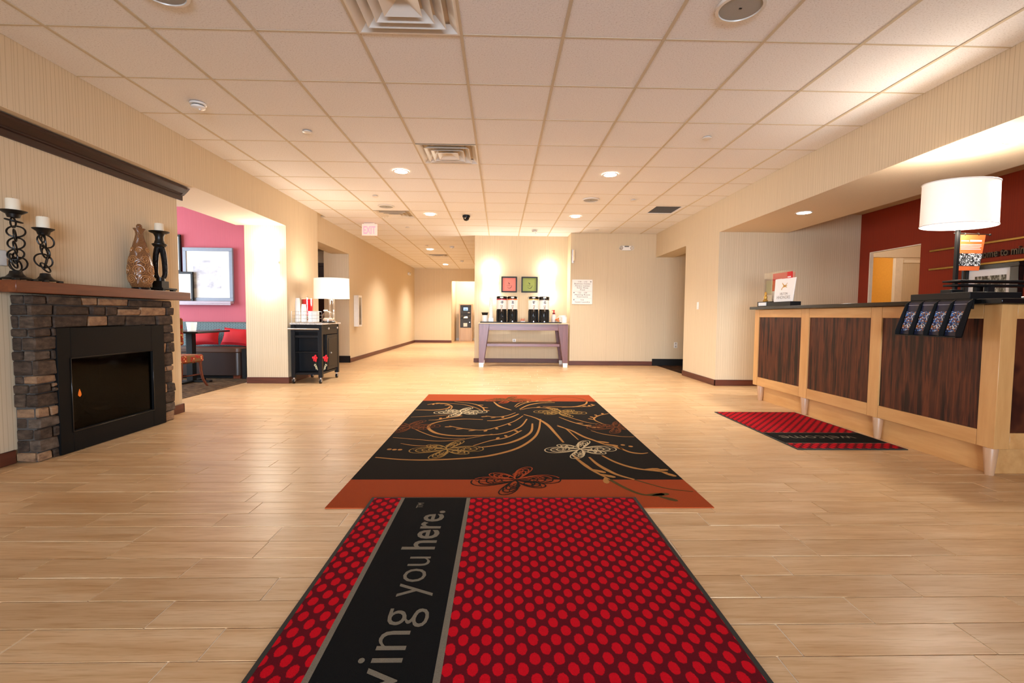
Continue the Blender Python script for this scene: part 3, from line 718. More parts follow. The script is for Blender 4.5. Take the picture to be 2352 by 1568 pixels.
# ------------------------------------------------------------------ mats
def dotmat(name, a, b, du=.0705, dv=.081, ru=.0165, rv=.0265):
    t = NT(name); x = t.n('ShaderNodeSeparateXYZ'); t.l(t.pos(), x.inputs[0])
    wob = t.math('MULTIPLY', t.math('SUBTRACT', t.noise(t.pos(), 140, 2), .5), .012)
    def lat(o):
        u = t.math('MULTIPLY', t.math('SUBTRACT', t.math('FRACT', t.math('ADD', t.math('DIVIDE', x.outputs[0], du), o+50)), .5), du/ru)
        v = t.math('MULTIPLY', t.math('SUBTRACT', t.math('FRACT', t.math('ADD', t.math('DIVIDE', x.outputs[1], dv), o+50.2)), .5), dv/rv)
        return t.math('SQRT', t.math('ADD', t.math('POWER', u, 2.0), t.math('POWER', v, 2.0)))
    m = t.math('ADD', t.math('MINIMUM', lat(0), lat(.5)), t.math('MULTIPLY', wob, 30.0))
    f = t.ramp(m, [(.86, (1, 1, 1, 1)), (1.0, (0, 0, 0, 1))])
    n_ = t.noise(t.pos(), 320, 2, .7); k = t.math('ADD', t.math('MULTIPLY', n_, .5), .75)
    col = t.mix(f, lin(a), lin(b)); hs = t.n('ShaderNodeHueSaturation'); t.l(col, hs.inputs['Color']); t.l(k, hs.inputs['Value'])
    t.bump(n_, .5, .003); return t.fin(hs.outputs[0], .95, 0, .1)
M['dots'] = dotmat('red_dot_pile', '#5E0A16', '#C4061A')
M['mat_black'] = pilemat('mat_black_pile', '#0B0B0B', '#141414', 300); M['mat_grey'] = pilemat('mat_grey_pile', '#5E564A', '#8F8572', 260)
M['rubber'] = plain('rubber_edge', '#23241E', .8)
mat1 = thing('entrance_mat', 'red dotted entrance mat with black lettered band, overlapping the rug', 'mat', (.03, 1.6, 0))
mz = .0085
MB().box(-.685, .745, .62, 2.412, .0005, mz).box(-.685, .745, 2.412, 2.55, .0055, mz).build('rubber_backing', M['rubber'], mat1, smooth=False)
MB().box(-.668, -.525, .635, 2.535, mz, mz+.002).build('dotted_pile', M['dots'], mat1, smooth=False)
MB().box(-.155, .727, .635, 2.535, mz, mz+.002).build('dotted_pile', M['dots'], mat1, smooth=False)
MB().box(-.506, -.175, .635, 2.535, mz, mz+.002).build('black_band', M['mat_black'], mat1, smooth=False)
for a, b in ((-.525, -.506), (-.175, -.155)): MB().box(a, b, .635, 2.535, mz, mz+.0022).build('grey_stripe', M['mat_grey'], mat1, smooth=False)
lt = MB(); lz = mz+.0026
def up_y(xb, y0): return lambda u, v: (xb-v, y0+u, lz)
for tx, xb, y0, w_, h_, b_ in (('having', -.226, .985, .575, .18, -.006), ('you', -.232, 1.627, .278, .128, -.006), ('here.', -.268, 1.965, .40, .142, .014), ('TM', -.392, 2.40, .066, .032, .01)):
    text(MB(), tx, up_y(xb, y0), w=w_, h=h_, bold=b_).build('lettering', M['mat_grey'], mat1, smooth=False)
mat2 = thing('welcome_mat', 'small red and black welcome mat in front of the reception desk', 'mat', (2.67, 4.2, 0))
mz = .006
MB().box(2.25, 3.10, 3.51, 4.92, .0005, mz).build('rubber_backing', M['rubber'], mat2, smooth=False)
MB().box(2.265, 3.085, 3.535, 3.675, mz, mz+.002).build('dotted_pile', M['dots'], mat2, smooth=False)
MB().box(2.265, 3.085, 4.02, 4.90, mz, mz+.002).build('dotted_pile', M['dots'], mat2, smooth=False)
MB().box(2.265, 3.085, 3.683, 4.012, mz, mz+.002).build('black_band', M['mat_black'], mat2, smooth=False)
for y in (3.675, 4.012): MB().box(2.265, 3.085, y, y+.008, mz, mz+.0022).build('grey_stripe', M['mat_grey'], mat2, smooth=False)
lt = MB(); text(lt, 'welcome', lambda u, v: (2.95-u, 3.91-v, mz+.0026), w=.62, h=.115, bold=-.004); lt.build('lettering', M['mat_grey'], mat2, smooth=False)
# ------------------------------------------------------------------ reception desk
dk = thing('reception_desk', 'long maple reception desk with dark rosewood panels on peg feet', 'desk', (3.3, 4.3, 0))
FX = 3.11
MB().box(FX+.03, 3.6, 2.94, 5.76, .18, 1.09).box(FX+.06, 5.1, 2.94, 3.5, .18, 1.09).build('carcass', M['maple'], dk, smooth=False)
for y0, y1 in ((4.89, 5.69), (3.955, 4.755), (3.02, 3.83)): MB().box(FX+.012, FX+.029, y0-.01, y1+.01, .27, 1.01).build('panel', M['veneer'], dk, smooth=False)
for x0, x1 in ((3.21, 4.05), (4.15, 5.05)): MB().box(x0-.01, x1+.01, 2.912, 2.938, .27, 1.01).build('panel', M['veneer'], dk, smooth=False)
for y0, y1 in ((5.695, 5.785), (4.757, 4.883), (3.835, 3.95)): MB(.002).box(FX, FX+.03, y0, y1, .178, 1.09).build('stile', M['maple_z'], dk)
MB(.002).box(FX, FX+.1, 2.90, 3.012, .178, 1.09).build('corner_post', M['maple_z'], dk)
MB(.002).box(4.05, 4.15, 2.9, 2.93, .178, 1.09).build('stile', M['maple_z'], dk)
for y0, y1 in ((4.885, 5.693), (3.952, 4.755), (3.014, 3.833)):
    MB(.002).box(FX+.001, FX+.03, y0, y1, 1.0, 1.09).build('rail', M['maple'], dk); MB(.002).box(FX+.001, FX+.03, y0, y1, .178, .28).build('rail', M['maple'], dk)
for x0, x1 in ((3.212, 4.048), (4.152, 5.1)):
    MB(.002).box(x0, x1, 2.901, 2.93, 1.0, 1.09).build('rail', M['maple'], dk); MB(.002).box(x0, x1, 2.901, 2.93, .178, .28).build('rail', M['maple'], dk)
MB().box(3.165, 3.185, 2.97, 5.72, 0, .18).box(3.185, 5.1, 2.97, 2.99, 0, .18).build('kick_board', M['maple'], dk, smooth=False)
for y in (5.66, 4.82, 3.86, 2.945): MB().lathe(FX+.03, y, [(.023, 0), (.024, .004), (.038, .172), (.036, .178)], 20).build('foot', M['maple_pale'], dk)
ct = MB(.004).prism([(3.04, 5.79), (3.04, 2.84), (5.15, 2.84), (5.15, 3.55), (3.72, 3.55), (3.72, 5.79)], 'z', 1.092, 1.125)
solo('countertop', ct, M['blackgloss'], 'black stone countertop running along the reception desk', 'countertop', (3.4, 4.3, 1.092))
CTZ = 1.1255
def drum_lamp(name, label, x, y, zb, z0, z1, rx, ry, poles, base, pm):
    t_ = thing(name, label, 'lamp', (x, y, zb))
    s = MB(); n = 40
    pr = [(1.0, z0), (.985, z1), (.978, z1), (.993, z0)]
    s.lathe(x, y, pr, n, rx, ry, False); s.build('lamp_shade', M['lamp_glow'], t_, fixn=True)
    for z, k in ((z0, 1.003), (z1, .988)):
        r_ = MB(); r_.tube([(x+rx*k*math.cos(2*PI*i/n), y+ry*k*math.sin(2*PI*i/n), z) for i in range(n)], .004, 6, True); r_.build('shade_rim', M['paper'], t_)
    MB().lathe(x, y, [(.93, 0), (.93, .004)], n, rx, ry, True, z0+.05).build('diffuser', M['lamp_in'], t_)
    for dx, dy in poles: MB(.001).box(x+dx-.011, x+dx+.011, y+dy-.011, y+dy+.011, zb+.02, z0+.05).build('pole', pm, t_)
    MB().cyl((x, y, z0-.03), (x, y, z0+.06), .024, 16).build('socket', M['steel'], t_)
    base.build('base', pm, t_)
    return t_
BX, BY = 3.245, 3.36
bz = CTZ+.045
drum_lamp('table_lamp', 'tall table lamp with white oval drum shade on the reception counter', BX, BY, bz, 1.655, 1.95, .242, .17, [(0, 0)], MB(.003).cbox(BX, BY+.02, bz, .09, .09, .035), M['black'])
point('lamp_reception_up', (BX, BY, 2.0), 22, WARM, .08); point('lamp_reception_down', (BX, BY, 1.62), 10, WARM, .08)
# brochure rack hung on the desk front, its tray on the counter
rk_ = thing('brochure_rack', 'black four pocket brochure rack hanging over the front of the counter', 'rack', (3.0, 3.2, 1.1))
MB(.002).box(3.0, 3.34, 3.0, 3.445, CTZ, CTZ+.045).build('tray', M['black'], rk_)
MB(.002).box(3.0, 3.018, 2.985, 3.445, 1.06, CTZ).build('hanger', M['black'], rk_)
bp = MB(.001); bp.hexa([(2.934, 2.975, .882), (2.94, 2.975, .882), (2.94, 3.445, .882), (2.934, 3.445, .882)], [(3.0, 2.975, 1.125), (3.006, 2.975, 1.125), (3.006, 3.445, 1.125), (3.0, 3.445, 1.125)])
bp.build('back_plate', M['black'], rk_)
MB(.001).box(2.895, 2.94, 2.975, 3.445, .875, .882).build('bottom_plate', M['black'], rk_)
for i in range(5):
    y = 2.975+i*.1165
    MB().prism([(2.895, .878), (2.895, .91), (2.965, 1.10), (3.0, 1.125), (3.004, 1.125), (2.94, .878)], 'y', y, y+.004).build('divider', M['black'], rk_, smooth=False)
t = NT('brochure_print'); o_ = t.obj(); x = t.n('ShaderNodeSeparateXYZ'); t.l(o_, x.inputs[0]); z = x.outputs[2]
vo = t.n('ShaderNodeTexVoronoi'); vo.inputs['Scale'].default_value = 140; t.l(o_, vo.inputs['Vector'])
sp = t.ramp(t.n('ShaderNodeSeparateColor').outputs[0], [(0, '#10162A'), (1, '#10162A')])
sc_ = t.n('ShaderNodeSeparateColor'); t.l(vo.outputs['Color'], sc_.inputs[0])
pic = t.ramp(sc_.outputs[0], [(.2, '#1B2A58'), (.4, '#5A8AC8'), (.6, '#E0EAF2'), (.75, '#B86A28'), (.9, '#20140E')], 'CONSTANT')
f1 = t.math('MULTIPLY', t.math('GREATER_THAN', z, .025), t.math('LESS_THAN', z, .16))
col = t.mix(f1, lin('#161C38'), pic)
col = t.mix(t.math('MULTIPLY', t.math('GREATER_THAN', z, .205), t.math('LESS_THAN', z, .207)), col, lin('#C8CCD8'))
M['brochure'] = t.fin(col, .3)
def slab_on_rack(y0, y1, off=.004, z0=.886, z1=1.112):
    k = lambda z: 2.94+(z-.882)/(1.125-.882)*.063-.006-off
    return MB().hexa([(k(z0)-.006, y0, z0), (k(z0), y0, z0), (k(z0), y1, z0), (k(z0)-.006, y1, z0)], [(k(z1)-.006, y0, z1), (k(z1), y0, z1), (k(z1), y1, z1), (k(z1)-.006, y1, z1)])
for i, w in enumerate(('rightmost', 'second from the right', 'second from the left', 'leftmost')):
    y = 2.983+i*.1165
    o = solo('brochure', slab_on_rack(y, y+.1), M['brochure'], 'dark blue photo brochure, %s in the counter rack' % w, 'brochure', (2.95, y+.05, .886), 'brochures in the counter rack', smooth=False)
# two tier black riser behind the lamp
rs = thing('riser_shelf', 'black two tier riser standing on the counter behind the lamp pole', 'shelf', (3.45, 3.3, CTZ))
for z in (1.222, 1.25): MB(.003).box(3.125 if z > 1.24 else 3.13, 3.9, 3.22 if z < 1.24 else 3.2, 3.335, z, z+.014).build('shelf_board', M['black'], rs)
for x, y in ((3.345, 3.222), (3.345, 3.30), (3.85, 3.25)): MB(.002).box(x, x+.05, y, y+.03, CTZ, 1.222).build('leg', M['black'], rs)
solo('keyboard', MB(.004).box(3.40, 3.9, 3.0, 3.15, CTZ, CTZ+.02), M['steel'], 'flat grey keyboard lying at the near end of the counter', 'keyboard', (3.6, 3.08, CTZ))
# banner
bn = thing('hanging_banner', 'small orange banner hanging from a black stand beside the lamp pole', 'banner', (3.34, 3.35, CTZ+.045))
MB().cyl((3.335, 3.40, CTZ+.046), (3.335, 3.40, 1.615), .006, 10).cyl((3.255, 3.40, 1.612), (3.515, 3.40, 1.604), .004, 8).ball((3.52, 3.40, 1.604), .009, .009, .008).build('stand', M['blackiron'], bn)
MB(.002).cbox(3.318, 3.42, CTZ+.0455, .042, .04, .006).build('base', M['blackiron'], bn)
M['bworange'] = plain('banner_orange', '#CC5F2C', .6, var=.04)
MB().hexa([(3.272, 3.388, 1.40), (3.45, 3.388, 1.40), (3.45, 3.391, 1.40), (3.272, 3.391, 1.40)], [(3.282, 3.388, 1.60), (3.478, 3.388, 1.60), (3.478, 3.391, 1.60), (3.282, 3.391, 1.60)]).hexa([(3.268, 3.388, 1.345), (3.442, 3.388, 1.345), (3.442, 3.391, 1.345), (3.268, 3.391, 1.345)], [(3.272, 3.388, 1.40), (3.45, 3.388, 1.40), (3.45, 3.391, 1.40), (3.272, 3.391, 1.40)]).build('cloth', M['bworange'], bn, smooth=False)
t = NT('crowd_photo_print'); vo = t.n('ShaderNodeTexVoronoi'); vo.inputs['Scale'].default_value = 150; t.l(t.obj(), vo.inputs['Vector'])
sc_ = t.n('ShaderNodeSeparateColor'); t.l(vo.outputs['Color'], sc_.inputs[0]); M['bwphoto'] = t.fin(t.ramp(sc_.outputs[0], [(.3, '#101010'), (.5, '#3A3A3A'), (.7, '#B0B0B0'), (.95, '#E8E8E8')]), .5)
MB().hexa([(3.271, 3.3865, 1.378), (3.446, 3.3865, 1.378), (3.446, 3.388, 1.378), (3.271, 3.388, 1.378)], [(3.276, 3.3865, 1.468), (3.459, 3.3865, 1.468), (3.459, 3.388, 1.468), (3.276, 3.388, 1.468)]).build('photo_print', M['bwphoto'], bn, smooth=False)
ln = MB()
for z, x0, x1, h in ((1.553, 3.30, 3.355, .006), (1.552, 3.365, 3.45, .011), (1.528, 3.298, 3.45, .003), (1.517, 3.298, 3.45, .003), (1.506, 3.298, 3.44, .003), (1.495, 3.298, 3.446, .003)): ln.box(x0, x1, 3.3866, 3.388, z, z+h)
ln.build('printed_line', M['paper'], bn, smooth=False)
for x in (3.325, 3.425): MB().ring((x, 3.394, 1.603), .011, .002, (1, 0, 0), 14, 6).build('hook', M['blackiron'], bn)
# left end of the counter
hd = thing('brochure_holder', 'clear acrylic holder on black tray at the far end of the counter', 'holder', (3.2, 5.65, CTZ))
MB(.002).box(3.13, 3.33, 5.50, 5.80-.02, CTZ, CTZ+.06).build('tray', M['black'], hd)
MB().box(3.20, 3.204, 5.31, 5.775, CTZ+.06, 1.53).box(3.29, 3.294, 5.31, 5.775, CTZ+.06, 1.53).box(3.204, 3.29, 5.771, 5.775, CTZ+.06, 1.53).build('acrylic_sleeve', M['glass'], hd, smooth=False)
MB().box(3.122, 3.13, 5.58, 5.74, CTZ+.012, CTZ+.05).build('label_card', M['paper'], hd, smooth=False)
lf = thing('leaflet', 'red topped leaflet standing inside the acrylic holder', 'leaflet', (3.25, 5.45, CTZ+.06))
MB().box(3.24, 3.25, 5.285, 5.66, CTZ+.061, 1.415).build('sheet', M['paper'], lf, smooth=False)
MB().box(3.24, 3.25, 5.285, 5.66, 1.415, 1.515).box(3.239, 3.25, 5.60, 5.66, 1.31, 1.415).build('red_heading', M['red'], lf, smooth=False)
MB().box(3.238, 3.239, 5.30, 5.36, 1.45, 1.463).box(3.238, 3.239, 5.47, 5.58, 1.44, 1.447).build('printed_line', M['paper'], lf, smooth=False)
M['goldfoil'] = plain('gold_foil', '#B98A3A', .35, .6, var=.4, scale=40)
solo('figurine', MB().lathe(3.16, 5.655, [(.028, 0), (.03, .01), (.016, .03), (.02, .055), (.012, .075), (.016, .09), (.011, .11), (.002, .118)], 14, 1, 1, True, CTZ+.0605), M['goldfoil'], 'small dark gold figurine on the black tray by the red leaflet', 'figurine', (3.16, 5.655, CTZ+.06))
cs = thing('card_stand', 'white loyalty card sign in a black base on the counter', 'sign', (3.16, 5.3, CTZ))
MB(.002).box(3.12, 3.24, 5.10, 5.495, CTZ, CTZ+.05).build('base', M['black'], cs)
MB(.001).hexa([(3.165, 5.135, CTZ+.05), (3.171, 5.135, CTZ+.05), (3.171, 5.49, CTZ+.05), (3.165, 5.49, CTZ+.05)], [(3.185, 5.115, 1.435), (3.191, 5.115, 1.435), (3.191, 5.505, 1.435), (3.185, 5.505, 1.435)]).build('card', M['paper'], cs)
lt = MB(); cf = lambda cy: (lambda u, v: (3.1635+.0000+(v+cf.z-CTZ-.05)*.0769, cy-u, cf.z+v))
gi = plain('grey_ink', '#A09890', .6)
for cf.z, s_, w_ in ((1.252, 'HILTON', .14), (1.208, 'HHONORS', .25)): text(MB(), s_, cf(5.31), w=w_, align='c').build('lettering', gi, cs, smooth=False)
lg = MB(); f_ = lambda u, v: (3.1635+(1.345+v-CTZ-.05)*.0769, 5.31-u, 1.345+v)
ribbon(lg, crom([Vector((-.05, .045)), Vector((-.01, .012)), Vector((.05, .008))], 6), .006, .004, f_, None, .016)
ribbon(lg, crom([Vector((-.055, -.03)), Vector((-.02, .0)), Vector((.02, .012)), Vector((.05, .04))], 6), .006, .004, f_, None, .016)
ribbon(lg, crom([Vector((.05, -.012)), Vector((.02, -.002)), Vector((-.03, -.006)), Vector((-.05, -.038))], 6), .004, .006, f_, None, .012)
lg.build('logo', M['goldfoil'], cs, smooth=False)
# ------------------------------------------------------------------ sign and picture on the red wall
sg = thing('welcome_sign', 'metal welcome lettering between two thin strips on the red wall', 'sign', (5.19, 4.7, 1.68))
for z in (1.80, 1.58): MB(.002).box(5.165, 5.198, 3.4, 5.70, z, z+.022).build('strip', M['gold'], sg)
def twid(q):
    xs_ = [v[0] for v in text_pts(q, .01)[0]]; return max(xs_)-min(xs_)
bz_ = plain('bronze_letter', '#5A4F42', .35, .7); full = twid('welcome to minot'); pre = ''
for wd in ('welcome', 'to', 'minot'):
    pre = (pre+' '+wd).strip(); u0 = (twid(pre)-twid(wd))/full*.66
    hh = {'welcome': .082, 'to': .066, 'minot': .08}[wd]
    text(MB(), wd, lambda u, v: (5.196, 5.222-u0-u, 1.652+v), w=twid(wd)/full*.66, h=hh, bold=.01, thick=(-.03, 0, 0)).build('lettering', bz_, sg, smooth=False)
pf_ = thing('framed_picture', 'black framed black and white landscape on the red reception wall', 'picture', (5.19, 4.95, 1.4))
f = MB(.003)
for b in ((4.66, 5.245, 1.53, 1.577), (4.66, 5.245, 1.16, 1.225), (5.205, 5.245, 1.225, 1.53), (4.66, 4.745, 1.225, 1.53)): f.box(5.14, 5.198, *b)
f.build('frame', M['blackgloss'], pf_)
MB().box(5.18, 5.19, 4.745, 5.205, 1.225, 1.53).build('mount', M['paper'], pf_, smooth=False)
t = NT('landscape_print'); n_ = t.noise(t.mapping(t.obj(), (1, 14, 5)), 3, 5, .7); M['landscape'] = t.fin(t.ramp(n_, [(.35, '#1C1A12'), (.5, '#5C5844'), (.62, '#C8C4B4')]), .5)
MB().box(5.178, 5.18, 4.81, 5.135, 1.25, 1.46).build('print', M['landscape'], pf_, smooth=False)
# ------------------------------------------------------------------ coffee console
tb = thing('console_table', 'mahogany console table with tapered legs and white feet under the coffee urns', 'table', (.45, 9.55, 0))
for s_, xo in ((-1, -.413), (1, 1.305)):
    for yb in (9.2, 9.80):
        w0 = .093; w1 = .2
        xi0, xi1 = xo-s_*w0, xo-s_*w1
        x0, x1 = sorted((xo, xi0)); X0, X1 = sorted((xo, xi1))
        MB(.003).hexa([(x0, yb, .085), (x1, yb, .085), (x1, yb+.06, .085), (x0, yb+.06, .085)], [(X0, yb, .838), (X1, yb, .838), (X1, yb+.06, .838), (X0, yb+.06, .838)]).build('leg', M['tablewood'], tb)
        MB(.003).hexa([(x0+.004, yb+.002, 0), (x1-.004, yb+.002, 0), (x1-.004, yb+.058, 0), (x0+.004, yb+.058, 0)], [(x0+.001, yb, .085), (x1-.001, yb, .085), (x1-.001, yb+.06, .085), (x0+.001, yb+.06, .085)]).build('foot', M['white'], tb, label='white foot')
for yb in (9.215, 9.82): MB(.002).box(-.22, 1.115, yb, yb+.025, .715, .838).build('apron', M['tablewood_x'], tb)
MB(.003).box(-.26, 1.15, 9.225, 9.84, .40, .455).build('shelf', M['tablewood_x'], tb)
MB(.003).box(-.43, 1.33, 9.18, 9.9, .838, .853).build('top', M['tabletop'], tb)
TZ = .8535
solo('serving_tray', MB(.004).box(-.40, 1.20, 9.36, 9.655, TZ, TZ+.02), M['black'], 'long black serving mat tray under the four coffee urns', 'tray', (.4, 9.5, TZ))
UZ = TZ+.0205
M['urnwhite'] = plain('urn_white', '#E9E5E0', .3)
for i, (x, c, w) in enumerate(((.02, '#B02A3A', 'dark red banded coffee urn, leftmost of the four'), (.235, '#E9713A', 'orange banded coffee urn beside the dark red banded one'), (.652, '#E8C07A', 'pale yellow banded coffee urn on the tray'), (.866, '#4A4436', 'dark banded coffee urn, rightmost of the four'))):
    y = 9.53
    u = thing('coffee_urn', w, 'coffee urn', (x, y, UZ), 'coffee urns on the console table')
    MB().lathe(x, y, [(.104, 0), (.104, .02), (.099, .03), (.094, .235), (.102, .25)], 14, z=UZ).build('base', M['blackgloss'], u)
    for k in range(7):
        a = -PI*.93+k*PI*.143
        MB().tube([(x+.098*math.cos(a), y+.098*math.sin(a), UZ+.02), (x+.096*math.cos(a), y+.096*math.sin(a), UZ+.23)], .008, 6).build('flute', M['black'], u)
    MB().lathe(x, y, [(.102, .25), (.102, .43)], 26, z=UZ).build('cylinder', M['urnwhite'], u)
    MB().lathe(x, y, [(.1035, .43), (.1035, .452)], 26, z=UZ).build('band', plain('urn_band', c, .4), u)
    MB().lathe(x, y, [(.105, .452), (.106, .49), (.098, .503), (.04, .506)], 26, z=UZ).build('lid', M['blackgloss'], u)
    MB(.002).box(x-.03, x+.03, y-.112, y-.1, UZ+.468, UZ+.492).build('name_tag', M['paper'], u)
    tp = MB(); tp.cyl((x, y-.1, UZ+.265), (x, y-.15, UZ+.255), .016, 10); tp.cyl((x, y-.14, UZ+.26), (x, y-.142, UZ+.205), .011, 10, r2=.008); tp.cyl((x, y-.14, UZ+.262), (x-.017, y-.145, UZ+.325), .005, 6); tp.cyl((x, y-.14, UZ+.262), (x+.017, y-.145, UZ+.325), .005, 6); tp.cyl((x-.02, y-.145, UZ+.325), (x+.02, y-.145, UZ+.325), .006, 6)
    tp.build('tap', M['chrome'], u)
    MB().cyl((x, y-.115, UZ+.01), (x, y-.12, UZ+.01), .011, 12).build('drip_plate', M['steel'], u)
    pr_ = MB()
    for k in range(5): pr_.box(x-.025+srnd.uniform(0, .02), x+.01+srnd.uniform(0, .03), y-.1035, y-.1015, UZ+.36+k*.011, UZ+.367+k*.011)
    pr_.build('printed_line', M['black'], u, smooth=False)
cl = thing('lid_holder', 'white canister topped with black cup lids at the left of the tray', 'canister', (-.31, 9.52, UZ))
MB().lathe(-.31, 9.52, [(.055, 0), (.056, .125), (.05, .128)], 20, z=UZ).build('canister', M['urnwhite'], cl)
for k in range(4): MB().lathe(-.31, 9.52, [(.052+.005*k, 0), (.058+.005*k, .012), (.05, .013)], 20, z=UZ+.129+k*.0135).build('cup_lid', M['black'], cl)
cu = thing('cup_stack', 'tall stack of white paper cups on the left of the tray', 'cups', (-.19, 9.53, UZ))
MB(.004).cbox(-.19, 9.53, UZ, .10, .10, .07).build('holder', M['urnwhite'], cu)
for k in range(16): MB().lathe(-.19, 9.53, [(.043-k*.0007, 0), (.045-k*.0007, .004), (.0415-k*.0007, .022)], 16, z=UZ+.07+k*.0245).build('paper_cup', M['paper'], cu)
MB().lathe(-.19, 9.53, [(.032, 0), (.029, .02), (.001, .021)], 16, z=UZ+.07+16*.0245-.002).build('cup_bottom', M['paper'], cu)
sp_ = thing('packet_caddy', 'small white dish of red and orange sweetener packets between the urns', 'dish', (.44, 9.52, UZ))
MB().lathe(.44, 9.52, [(.05, 0), (.052, .02), (.048, .02), (.046, .006), (.001, .005)], 18, 1, .8, True, UZ).build('dish', M['white'], sp_)
for k in range(6): MB(.001).box(.398+k*.014, .404+k*.014, 9.49, 9.55, UZ+.007, UZ+.05+.012*((k*7) % 3)).build('packet', M['red'] if k % 2 else M['orange'], sp_)
sb = thing('syrup_bottle', 'clear creamer bottle with a red pump near the right of the tray', 'bottle', (1.065, 9.55, UZ))
MB().lathe(1.065, 9.55, [(.045, 0), (.05, .02), (.05, .11), (.035, .145), (.022, .155), (.02, .162)], 20, z=UZ).build('body', plain('creamer', '#E4D6CC', .25), sb)
MB().lathe(1.065, 9.55, [(.026, .16), (.027, .185), (.012, .19), (.011, .225), (.02, .228), (.02, .24), (.004, .242)], 14, z=UZ).cyl((1.065, 9.55, UZ+.234), (1.015, 9.54, UZ+.23), .007, 8, r2=.004).build('pump', M['red'], sb)
MB().lathe(1.065, 9.55, [(.0275, .168), (.0275, .182)], 14, z=UZ).build('pump_collar', M['black'], sb)
bo = thing('packet_bowl', 'small clear bowl of orange packets right of the creamer bottle', 'bowl', (1.125, 9.47, UZ))
MB().lathe(1.125, 9.47, [(.03, 0), (.048, .02), (.052, .05), (.05, .05), (.045, .022), (.001, .006)], 18, z=UZ).build('bowl', M['glass'], bo)
for k in range(7):
    a = k*.9; MB(.004).cbox(1.125+.024*math.cos(a), 9.47+.024*math.sin(a), UZ+.012+.008*k, .034, .018, .02).build('packet', M['orange'], bo)
def mug(x, y, z, lab, s=1):
    m_ = thing('white_mug', lab, 'mug', (x, y, z), 'white mugs on the console')
    MB().lathe(x, y, [(.045*s, 0), (.052*s, .01), (.055*s, .11*s), (.05*s, .11*s), (.047*s, .015), (.001, .012)], 22, z=z).build('cup', M['white'], m_)
    MB().tube([(x+(-.05-.03*math.sin(a))*s, y+.01, z+.055*s+.032*s*math.cos(a)) for a in [k*PI/8 for k in range(9)]], .006, 7).build('handle', M['white'], m_)
mug(1.265, 9.5, TZ, 'white mug at the right end of the console, in front', 1.1)
mug(1.27, 9.745, TZ, 'white mug standing behind the front mug at the console end', 1.45)
# framed coffee signs
def cup_sign(x0, x1, bg, lab):
    p = thing('framed_coffee_sign', lab, 'picture', ((x0+x1)/2, 10.15, 1.65), 'framed coffee signs')
    w = .027
    f = MB(.003).box(x0, x1, 10.11, 10.149, 1.79, 1.817).box(x0, x1, 10.11, 10.149, 1.486, 1.513).box(x0, x0+w, 10.11, 10.149, 1.513, 1.79).box(x1-w, x1, 10.11, 10.149, 1.513, 1.79)
    f.build('frame', M['black'], p)
    MB().box(x0+w, x1-w, 10.128, 10.14, 1.513, 1.79).build('print', plain('print_'+bg[1:], bg, .5, var=.04), p, smooth=False)
    c = MB(); cx = (x0+x1)/2+.0; F = lambda u, v: (cx+u, 10.1275, 1.63+v)
    ribbon(c, [Vector((-.055, 0)), Vector((0, -.004)), Vector((.03, 0))], .003, .004, F, None, .006)
    ribbon(c, crom([Vector((-.04, -.03)), Vector((-.015, -.055)), Vector((.02, -.055)), Vector((.045, -.03)), Vector((.055, 0)), Vector((.062, -.008))], 6), .004, .003, F, None, .011)
    ribbon(c, crom([Vector((-.02, .075)), Vector((-.012, .05)), Vector((.008, .045)), Vector((.012, .022))], 6), .002, .002, F, None, .014)
    ribbon(c, crom([Vector((-.012, .045)), Vector((-.005, .03)), Vector((.006, .02))], 6), .001, .002, F, None, .008)
    c.build('cup_drawing', M['black'], p, smooth=False)
cup_sign(.012, .342, '#E57A66', 'black framed coral sign with a steaming cup, left of the pair')
cup_sign(.436, .778, '#8E9A3C', 'black framed green sign with a steaming cup, right of the pair')
def sconce(x, y, z0, z1, w, d, lab):
    s = thing('wall_sconce', lab, 'sconce', (x, y, (z0+z1)/2), 'glowing wall sconces')
    poly = [(x+w/2*math.cos(PI+PI*k/14), y-.012+d*math.sin(PI+PI*k/14)) for k in range(15)]
    MB().prism(poly, 'z', z0, z1).build('shade', M['sconce_glow'], s)
    MB(.002).box(x-w*.3, x+w*.3, y-.014, y-.001, z0+.06, z1-.06).build('back_plate', M['steel'], s)
    MB(.001).box(x-w/2-.012, x+w/2+.012, y-.014, y-.006, (z0+z1)/2-.012, (z0+z1)/2+.012).build('bracket', M['steel'], s)
P_SC = 5
sconce(-.215, 10.15, 1.48, 1.88, .32, .09, 'glowing wall sconce left of the coral coffee sign')
sconce(.99, 10.15, 1.50, 1.89, .30, .09, 'glowing wall sconce right of the green coffee sign')
sconce(-3.29, 6.885, 1.5, 1.93, .30, .09, 'glowing wall sconce on the pillar above the cart')
for x, y in ((-.215, 10.02), (.99, 10.02), (-3.29, 6.755)):
    point('sconce_up', (x, y, 1.99), P_SC, SOFT, .06); point('sconce_down', (x, y, 1.40), P_SC, SOFT, .06)
def outlet(name, c, ax, lab, cat='outlet', w=.07, h=.115, switch=False):
    o = thing(name, lab, cat, c)
    def bx(mb, u0, u1, d0, d1, z0, z1):
        return mb.box(c[0]+u0, c[0]+u1, c[1]-d1, c[1]-d0, c[2]+z0, c[2]+z1) if ax == 'y' else mb.box(c[0]-d1, c[0]-d0, c[1]+u0, c[1]+u1, c[2]+z0, c[2]+z1)
    bx(MB(.002), -w/2, w/2, .001, .007, -h/2, h/2).build('cover_plate', M['white'], o)
    if switch: bx(MB(.001), -.005, .005, .007, .016, -.012, .012).build('toggle', M['white'], o)
    else:
        for z in (-.028, .028): bx(MB(.001), -.016, .016, .007, .009, z-.018, z+.018).build('socket', plain('socket_grey', '#B8B2A8', .4), o)
outlet('wall_outlet', (.295, 10.15, .445), 'y', 'white wall outlet seen under the console table')
